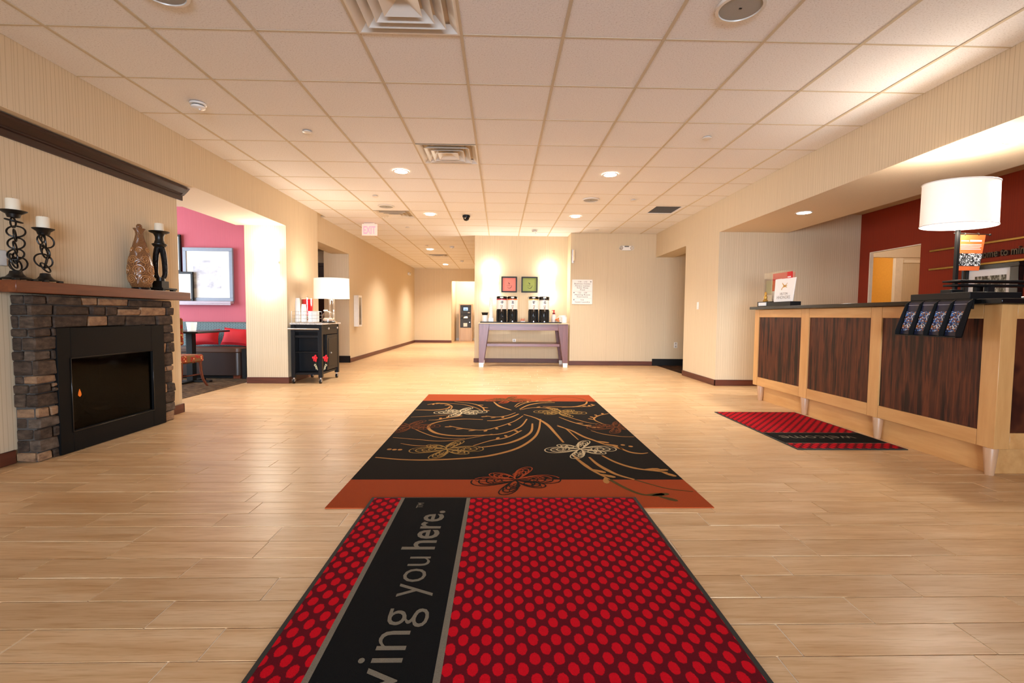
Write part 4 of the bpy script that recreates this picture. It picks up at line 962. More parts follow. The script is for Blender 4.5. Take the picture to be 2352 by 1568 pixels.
outlet('wall_outlet', (3.58, 9.68, .425), 'y', 'pale wall outlet inside the right side passage')
outlet('light_switch', (3.134, 7.545, 1.178), 'x', 'pale light switch on the right wall beside the passage', 'light switch', switch=True)
# ------------------------------------------------------------------ signs on the back wall
dr = thing('directory_sign', 'white directory sign listing rooms with arrows on the back wall', 'sign', (1.646, 9.68, 1.48))
MB(.003).box(1.44, 1.853, 9.66, 9.679, 1.238, 1.735).build('panel', M['paper'], dr)
ink = plain('dark_grey_ink', '#30302E', .6)
lt = MB(); FD = lambda cx, z: (lambda u, v: (cx+u, 9.6595, z+v))
zl = lambda py: 1.735-(py-505)/235*.497
for s_, py, w in (('110 - 112', 532, .18), ('Business Center', 551, .33), ('Fitness Center', 571, .295), ('Suite Shop', 590, .23), ('Pool', 609, .095), ('122 - 129', 637, .18), ('Meeting Room', 656, .31), ('Restrooms', 675, .22), ('Ice', 703, .06), ('Guest Laundry', 724, .305)):
    text(MB(), s_, FD(1.65, zl(py)), w=w, align='c', vsc=.040).build('lettering', ink, dr, smooth=False)
for py, x, a in ((526, 1.815, 0), (630, 1.478, PI), (697, 1.478, PI/2)):
    z = zl(py); ca, sa = math.cos(a), math.sin(a)
    P = [(.016, 0), (0, .013), (0, .006), (-.014, .006), (-.014, -.006), (0, -.006), (0, -.013)]
    MB().add([(x+u*ca-v*sa, 9.6595, z+u*sa+v*ca) for u, v in P], [tuple(range(7))]).build('arrow', ink, dr, smooth=False)
for py in (617, 684): MB().box(1.46, 1.835, 9.6592, 9.66, zl(py)-.0015, zl(py)+.0015).build('divider_line', plain('line_grey', '#9A9A98', .6), dr, smooth=False)
bs = thing('blade_sign', 'beige blade sign projecting from a silver bracket by the corner', 'sign', (1.45, 9.68, 2.2))
MB(.002).box(1.423, 1.46, 9.65, 9.679, 2.06, 2.33).build('bracket', M['steel'], bs)
MB(.002).hexa([(1.442, 9.45, 2.10), (1.446, 9.45, 2.10), (1.452, 9.65, 2.10), (1.448, 9.65, 2.10)], [(1.442, 9.45, 2.31), (1.446, 9.45, 2.31), (1.452, 9.65, 2.31), (1.448, 9.65, 2.31)]).build('blade', M['tabletop'], bs)
ln = MB()
for z in (2.27, 2.235, 2.15): ln.box(1.4462, 1.4475, 9.49, 9.6, z, z+.012)
ln.xf(lambda x, y, z: (x+(y-9.45)/.2*.006+.0005, y, z)).build('printed_line', ink, bs, smooth=False)
def em_light(c, ax, lab):
    e = thing('emergency_light', lab, 'emergency light', c, 'twin head emergency lights')
    R_ = (lambda u, d, z: (c[0]+u, c[1]-d, c[2]+z)) if ax == 'y' else (lambda u, d, z: (c[0]+d, c[1]+u, c[2]+z))
    b = MB(.006); b.box(-.09, .09, 0.002, .06, -.05, .042); b.xf(R_).build('housing', M['white'], e)
    b = MB(.001); b.box(-.045, .045, .06, .063, .015, .04); b.xf(R_).build('test_panel', plain('panel_grey', '#6A6A68', .5), e)
    for s_ in (-1, 1):
        h = MB(); h.cyl((s_*.105, .0, 0), (s_*.105, .055, -.004), .035, 14, r2=.045); h.xf(R_).build('lamp_head', M['white'], e)
        h = MB(); h.cyl((s_*.105, .055, -.004), (s_*.105, .066, -.005), .04, 14, r2=.03); h.xf(R_).build('lens', M['chrome'], e)
em_light((2.52, 9.68, 2.372), 'y', 'white twin head emergency light high on the right back wall')
em_light((-3.11, 16.3, 2.375), 'x', 'white emergency light at the far end of the hall wall')
fx = thing('extinguisher_cabinet', 'white fire extinguisher cabinet on the hall wall', 'cabinet', (-3.11, 10.37, 1.07))
MB(.004).box(-3.109, -3.02, 10.24, 10.5, .735, 1.40).build('housing', M['white'], fx)
f = MB(.003)
for b in ((10.24, 10.5, 1.36, 1.40), (10.24, 10.5, .735, .775), (10.24, 10.28, .775, 1.36), (10.46, 10.5, .775, 1.36)): f.box(-3.02, -3.01, *b)
f.build('door_frame', M['white'], fx)
MB().box(-3.019, -3.014, 10.28, 10.46, .775, 1.36).build('door_glass', plain('dark_glass', '#6E6A64', .15), fx, smooth=False)
for k in range(6): MB().box(-3.0135, -3.0125, 10.35, 10.39, .93+k*.045, .955+k*.045).build('printed_mark', M['black'], fx, smooth=False)
# ------------------------------------------------------------------ ATM
at = thing('cash_machine', 'beige clad cash machine standing in the alcove at the hall end', 'cash machine', (-1.34, 18.7, 0))
ab = MB(.004)
for b in ((-1.596, -1.555, 18.5, 19.0, 0, 1.43), (-1.13, -1.087, 18.5, 19.0, 0, 1.43), (-1.555, -1.13, 18.5, 19, 1.395, 1.43), (-1.555, -1.13, 18.5, 19, 0, .52), (-1.555, -1.13, 18.7, 19, .52, 1.395)): ab.box(*b)
ab.build('cabinet', woodmat('pale_laminate', '#C2A890', '#D2BAA2', 'z', 1, .45, .15, 5), at)
MB(.003).box(-1.54, -1.145, 18.494, 18.5, .05, .48).build('lower_door', woodmat('pale_laminate_door', '#C6AE9A', '#D6C0AA', 'z', 1, .45, .15, 5), at)
dkp = plain('machine_grey', '#2E302E', .4)
MB(.004).box(-1.555, -1.13, 18.52, 18.7, .525, .87).box(-1.555, -1.13, 18.52, 18.7, 1.06, 1.395).box(-1.555, -1.13, 18.56, 18.7, .87, 1.06).build('fascia', dkp, at)
MB(.002).box(-1.46, -1.24, 18.512, 18.52, 1.17, 1.31).build('screen_bezel', M['black'], at)
MB().box(-1.43, -1.26, 18.508, 18.512, 1.185, 1.30).build('screen', emis('screen_blue', '#7FA8E8', 1.6), at, smooth=False)
MB().box(-1.385, -1.355, 18.506, 18.508, 1.21, 1.25).box(-1.335, -1.305, 18.506, 18.508, 1.21, 1.25).build('screen_mark', M['black'], at, smooth=False)
MB(.002).box(-1.26, -1.18, 18.508, 18.52, 1.09, 1.11).build('card_slot', M['white'], at)
MB(.003).hexa([(-1.43, 18.5, .885), (-1.26, 18.5, .885), (-1.26, 18.56, .885), (-1.43, 18.56, .885)], [(-1.42, 18.54, .96), (-1.27, 18.54, .96), (-1.27, 18.56, .96), (-1.42, 18.56, .96)]).build('keypad', M['steel'], at)
for x in (-1.49, -1.2): MB(.01).box(x-.04, x+.04, 18.53, 18.56, .92, 1.03).build('speaker_grille', plain('grille_grey', '#55554F', .6), at)
MB(.006).box(-1.43, -1.28, 18.5, 18.52, .56, .70).build('cash_tray', M['white'], at)
MB().cyl((-1.19, 18.52, .73), (-1.19, 18.508, .73), .02, 14).build('lock', M['chrome'], at)
# ------------------------------------------------------------------ cart
ca_ = thing('serving_cart', 'black wheeled serving cart with granite top beside the pillar', 'cart', (-2.77, 7.2, 0))
X0, X1, Y0, Y1 = -2.975, -2.54, 6.86, 7.59
MB(.003).box(X0-.01, X1+.02, Y0-.015, Y1+.03, .842, .868).build('worktop', M['granite'], ca_)
for x in (X0, X1-.055):
    for y in (Y0, Y1-.055): MB(.003).box(x, x+.055, y, y+.055, .085, .842).build('post', M['blackcart'], ca_)
MB(.002).box(X0+.055, X1-.055, Y0+.01, Y0+.03, .735, .842).box(X0+.055, X1-.055, Y0+.01, Y0+.03, .655, .69).build('end_panel', M['blackcart'], ca_)
MB(.002).box(X0+.04, X1-.04, Y0+.03, Y1-.05, .44, .455).build('shelf', M['blackcart'], ca_); MB(.002).box(X0+.02, X1-.02, Y0+.02, Y1-.02, .125, .155).build('bottom_board', M['blackcart'], ca_)
MB(.002).box(X0+.015, X0+.03, Y0+.055, Y1-.055, .155, .842).box(X0+.055, X1-.055, Y1-.03, Y1-.015, .155, .842).box(X0+.03, X1-.02, 7.06, 7.075, .155, .842).build('back_panel', M['blackcart'], ca_)
MB(.003).box(X1-.022, X1-.004, Y0+.06, Y1-.06, .70, .835).build('drawer_front', M['blackcart'], ca_)
MB(.003).box(X1-.022, X1-.004, 7.08, Y1-.06, .17, .69).build('cabinet_door', M['blackcart'], ca_)
MB(.003).box(X1-.006, X1+.001, 7.13, Y1-.11, .22, .64).build('door_panel', M['blackcart'], ca_)
for y, z, r in ((7.09, .783, .018), (7.46, .785, .018), (7.18, .42, .012)): MB().cyl((X1-.004, y, z), (X1+.012, y, z), .007, 8).ball((X1+.02, y, z), .012, r, r).build('knob', M['steel'], ca_)
tbm = MB(); tbm.cyl((X0-.01, Y0-.06, .78), (X1-.02, Y0-.06, .78), .011, 10)
for x in (X0+.02, X1-.045): tbm.cyl((x, Y0, .78), (x, Y0-.06, .78), .008, 8)
tbm.build('towel_bar', M['steel'], ca_)
for x in (X0+.028, X1-.028):
    for y in (Y0+.028, Y1-.028):
        c = MB(); c.cyl((x, y+.0, .085), (x, y, .06), .012, 10); c.box(x-.02, x-.014, y-.028, y+.012, .03, .065).box(x+.014, x+.02, y-.028, y+.012, .03, .065); cc = c.build('caster', M['steel'], ca_)
        MB().cyl((x-.013, y-.012, .029), (x+.013, y-.012, .029), .029, 16).build('wheel', M['blackgloss'], cc)
KZ = .8685
def cup_stack(x, y, n, r, lab, z=KZ+.012):
    c = thing('cup_stack', lab, 'cups', (x, y, z), 'white cup stacks on the cart')
    MB().lathe(x, y, [(r, 0), (r*1.02, .004), (r*.96, .10)], 18, z=z).build('paper_cup', M['paper'], c)
    for k in range(1, n): MB().lathe(x, y, [(r*(1-.012*k), 0), (r*(1.02-.012*k), .004), (r*(.96-.012*k), .03)], 18, z=z+.08+k*.022).build('paper_cup', M['paper'], c)
    zz_ = z+.08+(n-1)*.022+.03
    MB().lathe(x, y, [(r*.9, 0), (r*.72, .055), (.001, .056)], 18, z=zz_).build('cup_bottom', M['paper'], c)
cup_stack(-2.925, 6.99, 9, .037, 'tall stack of white cups at the left corner of the cart')
cup_stack(-2.825, 6.96, 5, .038, 'shorter stack of white cups in front of the red drink')
pl = thing('napkin_stack', 'round stack of white paper plates in the wire caddy on the cart', 'plates', (-2.69, 6.97, KZ+.012))
for k in range(9): MB().lathe(-2.69, 6.97, [(.07, 0), (.076, .012), (.076, .0165), (.05, .017)], 24, z=KZ+.0125+k*.0172).build('plate', M['paper'], pl)
wr = thing('wire_caddy', 'silver wire caddy around the cups and plates on the cart', 'caddy', (-2.79, 6.96, KZ))
for z in (KZ+.006, KZ+.06, KZ+.11, KZ+.16):
    MB().tube([(-2.975, 6.90, z), (-2.608, 6.88, z), (-2.608, 7.06, z), (-2.975, 7.06, z)], .0018, 5, True).build('hoop', M['chrome'], wr)
for x in (-2.975, -2.88, -2.77, -2.68, -2.608): w = MB(); w.cyl((x, 6.895 if x < -2.7 else 6.883, KZ), (x, 6.895 if x < -2.7 else 6.883, KZ+.165), .002, 5); w.cyl((x, 7.06, KZ), (x, 7.06, KZ+.165), .002, 5); w.cyl((x, 6.89, KZ+.006), (x, 7.06, KZ+.006), .002, 5); w.build('wire', M['chrome'], wr)
dp = thing('drink_dispenser', 'clear drink dispenser full of red drink at the back of the cart', 'dispenser', (-2.91, 7.3, KZ))
MB().lathe(-2.91, 7.3, [(.06, 0), (.055, .02), (.035, .05), (.06, .09)], 20, z=KZ).build('stand', M['chrome'], dp)
MB().lathe(-2.91, 7.3, [(.083, .09), (.085, .36), (.082, .36), (.08, .095), (.001, .093)], 22, z=KZ).build('vessel', M['glass'], dp)
MB().lathe(-2.91, 7.3, [(.078, .098), (.08, .345), (.001, .346)], 22, z=KZ).build('red_drink', plain('red_drink', '#E0121C', .2), dp)
MB().lathe(-2.91, 7.3, [(.088, .36), (.088, .372), (.03, .38), (.012, .39), (.014, .405), (.001, .41)], 22, z=KZ).build('lid', M['glass'], dp)
MB().cyl((-2.91, 7.215, KZ+.125), (-2.91, 7.18, KZ+.12), .01, 8).cyl((-2.91, 7.185, KZ+.12), (-2.91, 7.185, KZ+.095), .008, 8).build('tap', M['chrome'], dp)
dm_ = thing('cake_dome', 'clear domed dish of wrapped pastries on the cart', 'cake dome', (-2.575, 7.18, KZ))
MB().lathe(-2.56, 7.18, [(.088, 0), (.098, .008), (.098, .013), (.085, .012)], 26, z=KZ).build('plate', M['black'], dm_)
MB().lathe(-2.56, 7.18, [(.09, .014), (.09, .06), (.083, .11), (.06, .15), (.026, .168), (.001, .17)], 26, caps=False, z=KZ).build('dome', M['glass'], dm_)
MB(.003).box(-2.605, -2.565, 7.112, 7.188, KZ+.168, KZ+.19).build('handle', M['white'], dm_)
pm_ = plain('pastry_wrap', '#DDBFA4', .25, var=.25, scale=40)
for k in range(6): a = k*1.05; MB().ball((-2.56+.042*math.cos(a), 7.18+.042*math.sin(a), KZ+.042), 0.034, .028, .028, 10, 6).build('wrapped_pastry', pm_, dm_)
lx, ly = -2.555, 7.33
drum_lamp('table_lamp', 'table lamp with twin chrome posts and white drum shade on the cart', lx, ly, KZ, 1.235, 1.53, .262, .2, [(-.03, 0), (.03, 0)], MB(.003).cbox(lx, ly, KZ, .14, .1, .02), M['chrome'])
point('lamp_cart_up', (lx, ly, 1.58), 7, WARM, .08); point('lamp_cart_down', (lx, ly, 1.19), 5, WARM, .08)
M['petal'] = plain('red_petal', '#C4081C', .6, var=.25, scale=60)
for i, (x, lab, s_) in enumerate(((-2.625, 'red rose tied to the left of the cart front post', -1), (-2.475, 'red rose tied to the right of the cart front post', 1))):
    r_ = thing('red_rose', lab, 'flower', (x, 6.83, .2), 'red roses on the cart post')
    MB().ball((x, 6.815, .365), .018, .012, .024, 8, 5).build('petal', M['petal'], r_)
    for k in range(12):
        a = k*2.4; rr = .003+.0028*k
        MB().ball((x+rr*math.cos(a), 6.83-.003*k*.3, .365+rr*1.15*math.sin(a)), .014, .012, .018, 8, 5).build('petal', M['petal'], r_)
    MB().tube(crom([(x, 6.835, .35), (x-s_*.012, 6.84, .29), (x-s_*.028, 6.845, .22)], 5), .0028, 6).build('stem', plain('rose_stem', '#3A4A22', .6), r_)
    rb = MB().tube(crom([(x-s_*.03, 6.838, .20), (x-s_*.02, 6.832, .24), (x, 6.83, .285), (x+s_*.012, 6.83, .265), (x-s_*.004, 6.83, .25), (x-s_*.012, 6.835, .21)], 5), .004, 6)
    rb.build('ribbon', plain('pale_ribbon', '#CFC8A4', .4), r_)
# ------------------------------------------------------------------ ceiling fixtures
M['diff'] = plain('diffuser_white', '#DCD6CC', .28, var=.03)
M['vent_dark'] = plain('vent_dark_brown', '#4A4036', .8)  # dark brown of the duct collar
def diffuser(x0, y0, lab, first=[]):
    d = thing('air_diffuser', lab, 'air vent', (x0+G/2, y0+G/2, ZC), 'square ceiling air diffusers')
    cx, cyy = x0+G/2, y0+G/2
    def sq(mb, r0, z0, r1, z1, th=.003):
        a = [(-1, -1), (1, -1), (1, 1), (-1, 1)]
        for k in range(4):
            p, q = a[k], a[(k+1) % 4]
            mb.hexa([(cx+p[0]*r0, cyy+p[1]*r0, z0), (cx+q[0]*r0, cyy+q[1]*r0, z0), (cx+q[0]*(r0-th), cyy+q[1]*(r0-th), z0+.001), (cx+p[0]*(r0-th), cyy+p[1]*(r0-th), z0+.001)],
                    [(cx+p[0]*r1, cyy+p[1]*r1, z1), (cx+q[0]*r1, cyy+q[1]*r1, z1), (cx+q[0]*(r1-th), cyy+q[1]*(r1-th), z1+.001), (cx+p[0]*(r1-th), cyy+p[1]*(r1-th), z1+.001)])
        return mb
    sq(MB(), .298, ZC-.002, .255, ZC+.03, .012).build('frame', M['diff'], d, smooth=False)
    MB().box(cx-.3, cx+.3, cyy-.3, cyy+.3, ZC+.085, ZC+.09).build('duct_plate', M['diff'], d, smooth=False)
    MB().lathe(cx, cyy, [(.11, .05), (.11, .084)], 24, z=ZC).build('duct_collar', M['vent_dark'], d)
    for r, z in ((.225, -.012), (.165, -.016)): sq(MB(), r, ZC+z, r-.055, ZC+z+.045).build('louver', M['diff'], d, smooth=False)
    MB().add([(cx-.105, cyy-.105, ZC-.018), (cx+.105, cyy-.105, ZC-.018), (cx+.105, cyy+.105, ZC-.018), (cx-.105, cyy+.105, ZC-.018), (cx, cyy, ZC+.03), (cx-.105, cyy-.105, ZC-.015), (cx+.105, cyy-.105, ZC-.015), (cx+.105, cyy+.105, ZC-.015), (cx-.105, cyy+.105, ZC-.015), (cx, cyy, ZC+.034)],
             [(0, 1, 4), (1, 2, 4), (2, 3, 4), (3, 0, 4), (6, 5, 9), (7, 6, 9), (8, 7, 9), (5, 8, 9), (0, 5, 6, 1), (1, 6, 7, 2), (2, 7, 8, 3), (3, 8, 5, 0)]).build('centre_cone', M['diff'], d, smooth=False)
gx = lambda k: GX0+G*k
gy = lambda k: GY0+G*k
for (i, j), lab in (((3, -1), 'large square air diffuser at the top edge, nearest the camera'), ((3, 3), 'square air diffuser second from the camera with a dark duct showing'), ((1, 8), 'square air diffuser on the left before the exit sign'), ((1, 17), 'smallest square air diffuser far down the hall ceiling')):
    diffuser(gx(i), gy(j), lab)
rg = thing('return_grille', 'dark square return air grille near the right soffit', 'air vent', (2.495, 7.536, ZC))
f = MB(.002); a0, a1, b0, b1 = gx(8), gx(9), gy(7), gy(8)
for b in ((a0+.012, a1-.012, b0+.012, b0+.06), (a0+.012, a1-.012, b1-.06, b1-.012), (a0+.012, a0+.16, b0+.06, b1-.06), (a1-.06, a1-.012, b0+.06, b1-.06)): f.box(b[0], b[1], b[2], b[3], ZC+.004, ZC+.015)
f.build('frame', M['ceiling'], rg, smooth=False)
MB().box(a0+.16, a1-.06, b0+.06, b1-.06, ZC+.035, ZC+.038).build('duct', plain('duct_dark', '#2A2724', .8), rg, smooth=False)
for k in range(12): MB().box(a0+.16, a1-.06, b0+.07+k*.04, b0+.078+k*.04, ZC+.008, ZC+.03).build('slat', plain('slat_grey', '#6A6660', .5) if k == 0 else bpy.data.materials['slat_grey'], rg, smooth=False)
def downlight(x, y, z, lab, power, r=.075, size=2.3):
    d = thing('downlight', lab, 'ceiling light', (x, y, z), 'lit recessed downlights')
    MB().lathe(x, y, [(r+.018, -.004), (r+.018, -.001), (r, -.001), (r, -.006)], 28, z=z, caps=False).build('trim_ring', M['white'], d)
    MB().lathe(x, y, [(r, -.004), (r*.7, -.009), (.001, -.011)], 28, z=z, caps=False).build('lens', M['bulb'], d)
    spot('downlight_beam', (x, y, z-.03), power, WARM, size)
for x, y, lab, p in ((-1.17, 5.70, 'downlight left of the second air diffuser', 1), (1.28, 5.70, 'downlight right of centre, level with the left front one', 1), (-1.18, 8.065, 'downlight left of the black dome camera', 1.35), (1.243, 8.08, 'downlight above and right of the coffee table', 1.35), (-1.80, 12.3, 'downlight over the hallway, nearest of the two', 2.1), (-1.82, 15.9, 'downlight at the far end of the hallway', 2.1)):
    downlight(x, y, ZC, lab, P_DL*p)
downlight(3.52, 5.556, 2.22, 'downlight in the right soffit above the far counter', P_DL*.7)
downlight(3.52, 3.23, 2.22, 'downlight in the right soffit at the frame edge, above the lamp', P_DL*.4)

point('alcove_light', (-1.15, 18.2, 2.5), 38, SOFT, .1)
point('office_light', (6.3, 6.8, 2.3), 12, WARM, .1); point('office_light_rear', (6.2, 8.8, 2.3), 16, WARM, .1)
point('corridor_fill', (-4.4, 9.6, 2.3), 5, WARM, .1)  # added weak fill, no fixture; keeps the side corridor from going black
def speaker(x, y, r, lab):
    s = thing('ceiling_speaker', lab, 'speaker', (x, y, ZC), 'round ceiling speakers')
    MB().lathe(x, y, [(r, .004), (r-.004, -.008), (r-.02, -.01), (r-.022, -.004)], 36, z=ZC, caps=False).build('trim_ring', M['diff'], s)
    MB().lathe(x, y, [(r-.02, -.004), (.001, -.006)], 36, z=ZC, caps=False).build('grille', plain('grille_%d' % (r*1000), '#9C9A94' if r > .1 else '#B8AFA4', .6, bump=.4, scale=300), s)
    MB().cbox(x, y, ZC-.008, .014, .01, .003).build('logo_tab', M['black'], s)
speaker(-1.772, 2.62, .13, 'round grey ceiling speaker at the top left frame edge')
speaker(1.28, 2.64, .13, 'round grey ceiling speaker at the top right of centre')
speaker(1.282, 6.93, .125, 'flat round ceiling speaker beyond the right downlight')
speaker(-1.776, 7.53, .125, 'flat round ceiling speaker beside the third air diffuser')
def smoke(x, y, lab, z=ZC):
    s = thing('smoke_detector', lab, 'smoke detector', (x, y, z), 'white smoke detectors')
    MB().lathe(x, y, [(.06, 0), (.06, -.012), (.055, -.014)], 24, z=z).build('base', M['white'], s)
    MB().lathe(x, y, [(.045, -.013), (.045, -.02), (.052, -.022), (.05, -.036), (.035, -.045), (.012, -.046)], 24, z=z).build('housing', M['white'], s)
    MB().lathe(x, y, [(.046, -.0145), (.046, -.0195)], 20, z=z, caps=False).build('slot', M['black'], s)
    MB().lathe(x+.02, y-.01, [(.012, -.044), (.009, -.056), (.002, -.058)], 10, z=z).build('sensor', M['diff'], s)
smoke(-2.425, 3.974, 'white smoke detector on the left front ceiling')
smoke(.654, 9.43, 'small smoke detector above the coffee sign pair')
smoke(-1.192, 11.76, 'smoke detector over the hallway, nearest of the two')
smoke(-1.195, 14.8, 'smoke detector over the hallway, farthest one')
for x, y, lab in ((-1.781, 4.523, 'round sprinkler cover beyond the left smoke detector'), (1.907, 4.50, 'round sprinkler cover on the right front ceiling'), (1.888, 6.90, 'round sprinkler cover right of the far ceiling speaker'), (-1.776, 6.886, 'round sprinkler cover before the left far speaker'), (1.856, 9.3, 'round sprinkler cover near the right back wall'), (-1.787, 9.28, 'round sprinkler cover right of the exit sign'), (-1.789, 11.67, 'round sprinkler cover over the hallway')):
    s = thing('sprinkler_cover', lab, 'sprinkler', (x, y, ZC), 'round sprinkler covers')
    MB().lathe(x, y, [(.032, .002), (.032, -.006), (.001, -.006)], 20, z=ZC).build('stem', M['diff'], s)
    MB().lathe(x, y, [(.042, -.006), (.042, -.009), (.038, -.011), (.001, -.0115)], 24, z=ZC).build('cap', M['diff'], s)
cmr = thing('dome_camera', 'black security dome camera on the ceiling', 'camera', (-.585, 8.13, ZC))
MB().lathe(-.585, 8.13, [(.062, 0), (.064, -.02), (.058, -.032)], 24, z=ZC).build('base', M['black'], cmr)
MB().lathe(-.585, 8.13, [(.052, -.03), (.048, -.06), (.032, -.082), (.001, -.092)], 22, z=ZC).build('dome', M['blackgloss'], cmr)
MB().cyl((-.60, 8.075, ZC-.05), (-.60, 8.068, ZC-.055), .01, 8).build('lens', M['chrome'], cmr)
ex = thing('exit_sign', 'white exit sign with pink lit letters hanging from the ceiling', 'sign', (-2.40, 8.92, ZC))
MB(.004).box(-2.545, -2.265, 8.90, 8.93, 2.435, 2.645).build('panel', emis('exit_panel', '#F0C9BC', .3), ex)
MB(.003).box(-2.50, -2.31, 8.88, 8.95, 2.645, ZC).build('canopy', M['white'], ex)
lt = MB(); text(lt, 'EXIT', lambda u, v: (-2.515+u, 8.8985, 2.465+v), w=.22, h=.14, bold=.02); lt.build('lettering', emis('exit_red', '#FF7684', 1.1), ex, smooth=False)
# ------------------------------------------------------------------ dining corner
sf = thing('banquette', 'long banquette with patterned back and brown leather seat by the red wall', 'sofa', (-4.6, 7.6, 0))
t = NT('lattice_fabric'); o_ = t.obj(); x = t.n('ShaderNodeSeparateXYZ'); t.l(o_, x.inputs[0])
def cellr(dx, dz):
    u = t.math('SUBTRACT', t.math('FRACT', t.math('ADD', t.math('DIVIDE', x.outputs[0], .05), dx+60)), .5); v = t.math('SUBTRACT', t.math('FRACT', t.math('ADD', t.math('DIVIDE', x.outputs[2], .04), dz+60)), .5)
    return t.math('SQRT', t.math('ADD', t.math('POWER', u, 2.0), t.math('POWER', v, 2.0)))
d_ = t.math('MINIMUM', cellr(0, 0), cellr(.5, .5)); f = t.ramp(d_, [(.17, (0, 0, 0, 1)), (.2, (1, 1, 1, 1)), (.31, (1, 1, 1, 1)), (.34, (0, 0, 0, 1))])
M['lattice'] = t.fin(t.mix(f, lin('#27343C'), lin('#8AA6A8')), .8)
MB(.02).box(-6.4, -3.93, 7.74, 7.925, .42, .855).build('backrest', M['lattice'], sf)
n = 10
poly = [(-6.4, 7.30), (-4.02, 7.30)]+[(-4.02+.1*math.sin(k*PI/2/n), 7.40-.1*math.cos(k*PI/2/n)) for k in range(1, n+1)]+[(-3.92, 7.76), (-6.4, 7.76)]
MB(.012).prism(poly, 'z', .40, .475).build('seat_cushion', M['leather_top'], sf)
MB(.004).prism(poly, 'z', .055, .40).build('seat_front', M['leather'], sf)
MB(.004).box(-3.915, -3.85, 7.32, 7.92, .004, .46).build('end_panel', M['black'], sf)
MB(.003).box(-4.06, -3.95, 7.34, 7.4, .004, .055).build('foot', M['chairwood'], sf)
MB().box(-6.3, -4.1, 7.42, 7.7, .004, .055).build('plinth', M['black'], sf)
def pillow(cx, cyy, cz, w, h, tilt, lab, rot=0):
    mb = MB(); N = 10; P = {}
    for sgn in (1, -1):
        for i in range(N+1):
            for j in range(N+1):
                u, v = i/N*2-1, j/N*2-1
                th = .075*((1-u**4)*(1-v**4))**.6; pin = 1-.06*(1-abs(u))*0
                uu = u*(1-.08*(1-v*v)) if abs(v) < 1 else u; vv = v*(1-.10*(1-u*u))
                P[(sgn, i, j)] = len(mb.v); mb.v.append((uu*w/2, sgn*th, vv*h/2))
        for i in range(N):
            for j in range(N): mb.f.append([P[(sgn, i, j)], P[(sgn, i+1, j)], P[(sgn, i+1, j+1)], P[(sgn, i, j+1)]]); mb.mi.append(0)
    R_ = Matrix.Rotation(tilt, 3, 'X') @ Matrix.Rotation(rot, 3, 'Y')
    mb.xf(lambda x, y, z: tuple(R_ @ Vector((x, y, z))+Vector((cx, cyy, cz))))
    solo('throw_pillow', mb, M['pillow'], lab, 'pillow', (cx, cyy, cz), 'red pillows on the banquette')
pillow(-4.13, 7.60, .625, .46, .29, -.35, 'red velvet pillow at the right end of the banquette', .06)
pillow(-4.62, 7.58, .615, .46, .26, -.35, 'red velvet pillow partly hidden behind the black table', -.06)
dt = thing('dining_table', 'black pedestal table in front of the banquette', 'table', (-4.43, 6.95, 0))
MB(.006).box(-4.80, -4.10, 6.58, 7.36, .715, .742).build('tabletop', M['blackgloss'], dt)
MB(.004).box(-4.475, -4.385, 6.905, 6.995, .03, .715).build('column', M['black'], dt)
MB(.004).box(-4.70, -4.16, 6.91, 6.99, .005, .03).box(-4.47, -4.39, 6.68, 7.22, .005, .03).build('base', M['black'], dt)
cp = thing('candle_cup', 'white frosted candle cup on the black table', 'candle cup', (-4.38, 6.9, .7425))
MB().lathe(-4.38, 6.9, [(.045, 0), (.052, .004), (.066, .12), (.06, .12), (.048, .012), (.001, .01)], 22, z=.7425).build('cup', emis('frosted_glow', '#F4EEE8', .5), cp)
MB().lathe(-4.38, 6.9, [(.035, .012), (.035, .05), (.001, .05)], 16, z=.7425).build('wax', M['candle'], cp)
chr_ = thing('dining_chair', 'wooden chair with red and gold patterned seat at the black table', 'chair', (-4.27, 6.35, 0))
t = NT('red_gold_fabric'); o_ = t.obj(); vo = t.n('ShaderNodeTexVoronoi'); vo.inputs['Scale'].default_value = 20; t.l(o_, vo.inputs['Vector'])
n_ = t.noise(o_, 30, 3); f = t.ramp(t.math('ADD', vo.outputs['Distance'], t.math('MULTIPLY', n_, .5)), [(.42, '#D9B878'), (.52, '#B98A48'), (.56, '#8E1A1C'), (.72, '#A82420'), (.82, '#7A5A34')]); M['chairfab'] = t.fin(f, .85)
MB(.02).prism([(-4.47, 6.14), (-4.07, 6.14), (-4.02, 6.58), (-4.52, 6.58)], 'z', .335, .44).build('seat', M['chairfab'], chr_)
MB(.015).hexa([(-4.47, 6.10, .585), (-4.0, 6.10, .585), (-4.0, 6.15, .585), (-4.47, 6.15, .585)], [(-4.48, 6.04, .93), (-3.965, 6.04, .93), (-3.965, 6.09, .93), (-4.48, 6.09, .93)]).build('backrest', M['chairfab'], chr_)
for x in (-4.45, -4.09): MB(.004).hexa([(x-.018, 6.12, .40), (x+.018, 6.12, .40), (x+.018, 6.155, .40), (x-.018, 6.155, .40)], [(x-.018, 6.10, .60), (x+.018, 6.10, .60), (x+.018, 6.135, .60), (x-.018, 6.135, .60)]).build('back_post', M['chairwood'], chr_)
for sx, x in ((-1, -4.49), (1, -4.05)):
    MB().tube(crom([Vector((x, 6.54, .36)), Vector((x, 6.545, .24)), Vector((x+sx*.02, 6.56, .10)), Vector((x+sx*.055, 6.595, .004))], 4), .022, 8, r2=.014).build('leg', M['chairwood'], chr_)
    MB().tube(crom([Vector((x-sx*.01, 6.16, .36)), Vector((x, 6.15, .24)), Vector((x, 6.12, .10)), Vector((x, 6.06, .004))], 4), .022, 8, r2=.014).build('leg', M['chairwood'], chr_)
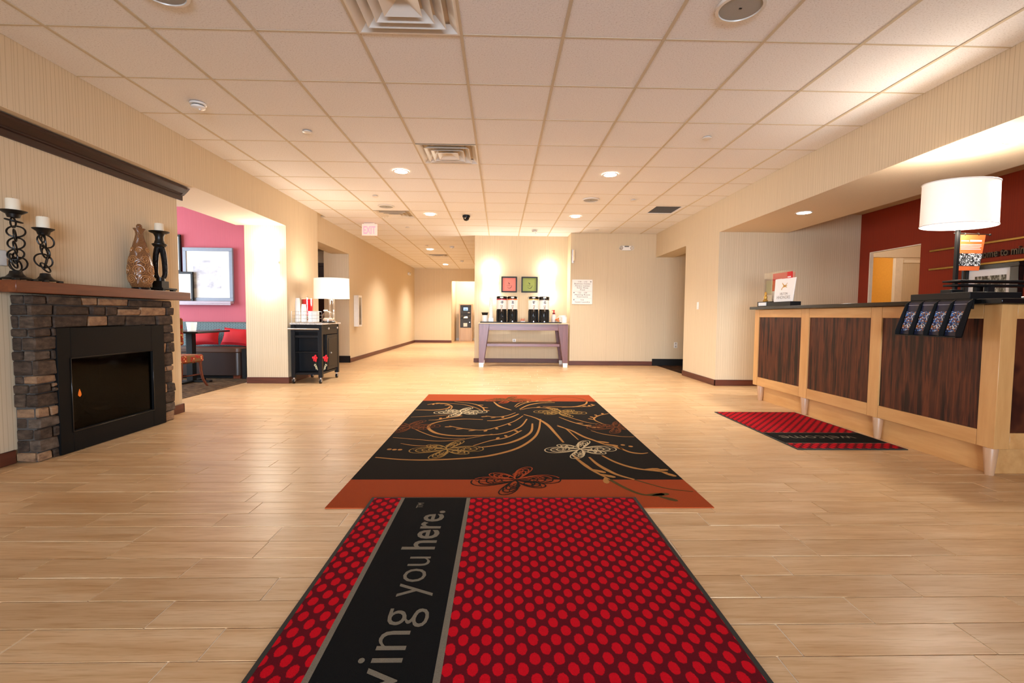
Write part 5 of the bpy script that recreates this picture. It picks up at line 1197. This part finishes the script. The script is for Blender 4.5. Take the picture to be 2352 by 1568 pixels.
MB().tube(crom([Vector((-4.06, 6.55, .17)), Vector((-4.16, 6.42, .155)), Vector((-4.27, 6.37, .15)), Vector((-4.38, 6.42, .155)), Vector((-4.48, 6.55, .17))], 6), .009, 8).build('stretcher', M['chairwood'], chr_)
# pictures on the dining wall
M['greyframe'] = plain('grey_blue_frame', '#8A93A2', .4)
t = NT('faded_photo'); n_ = t.noise(t.mapping(t.obj(), (3, 1, 4)), 1.6, 4, .6); M['faded'] = t.fin(t.ramp(n_, [(.35, '#A8A6B0'), (.5, '#D2D0D4'), (.62, '#F2F0EE')]), .5)
lg = thing('picture_ledge', 'narrow grey picture ledge on the red dining wall', 'shelf', (-4.8, 7.93, 1.15))
MB(.003).box(-5.6, -4.345, 7.83, 7.928, 1.15, 1.187).build('ledge_board', plain('ledge_grey', '#B8A8B4', .45), lg); MB(.003).box(-5.6, -4.345, 7.83, 7.845, 1.125, 1.15).build('ledge_lip', bpy.data.materials['ledge_grey'], lg)
def frame(x0, x1, y0, y1, z0, z1, w, m, lab, inner):
    p = thing('framed_picture', lab, 'picture', ((x0+x1)/2, y1, (z0+z1)/2), 'framed pictures on the dining ledge')
    f = MB(.003)
    for b in ((x0, x1, z1-w, z1), (x0, x1, z0, z0+w), (x0, x0+w, z0+w, z1-w), (x1-w, x1, z0+w, z1-w)): f.box(b[0], b[1], y0, y1, b[2], b[3])
    f.build('frame', m, p)
    MB().box(x0+w, x1-w, y0+.012, y1-.005, z0+w, z1-w).build('mount', M['paper'], p, smooth=False)
    a, b, c, d = inner; X = x1-x0-2*w; Z = z1-z0-2*w
    MB().box(x0+w+a*X, x0+w+b*X, y0+.011, y0+.012, z0+w+c*Z, z0+w+d*Z).build('print', M['faded'], p, smooth=False)
frame(-5.115, -4.325, 7.87, 7.91, 1.1875, 2.045, .055, M['greyframe'], 'large grey framed picture with white mount on the ledge', (.15, .8, .2, .8))
frame(-5.32, -4.94, 7.836, 7.868, 1.1875, 1.655, .035, M['black'], 'small dark framed picture leaning in front of the large one', (.2, .8, .2, .8))
frame(-5.75, -5.155, 7.885, 7.92, 1.655, 2.25, .03, M['black'], 'dark framed picture mostly hidden behind the fireplace wall edge', (.2, .8, .2, .8))
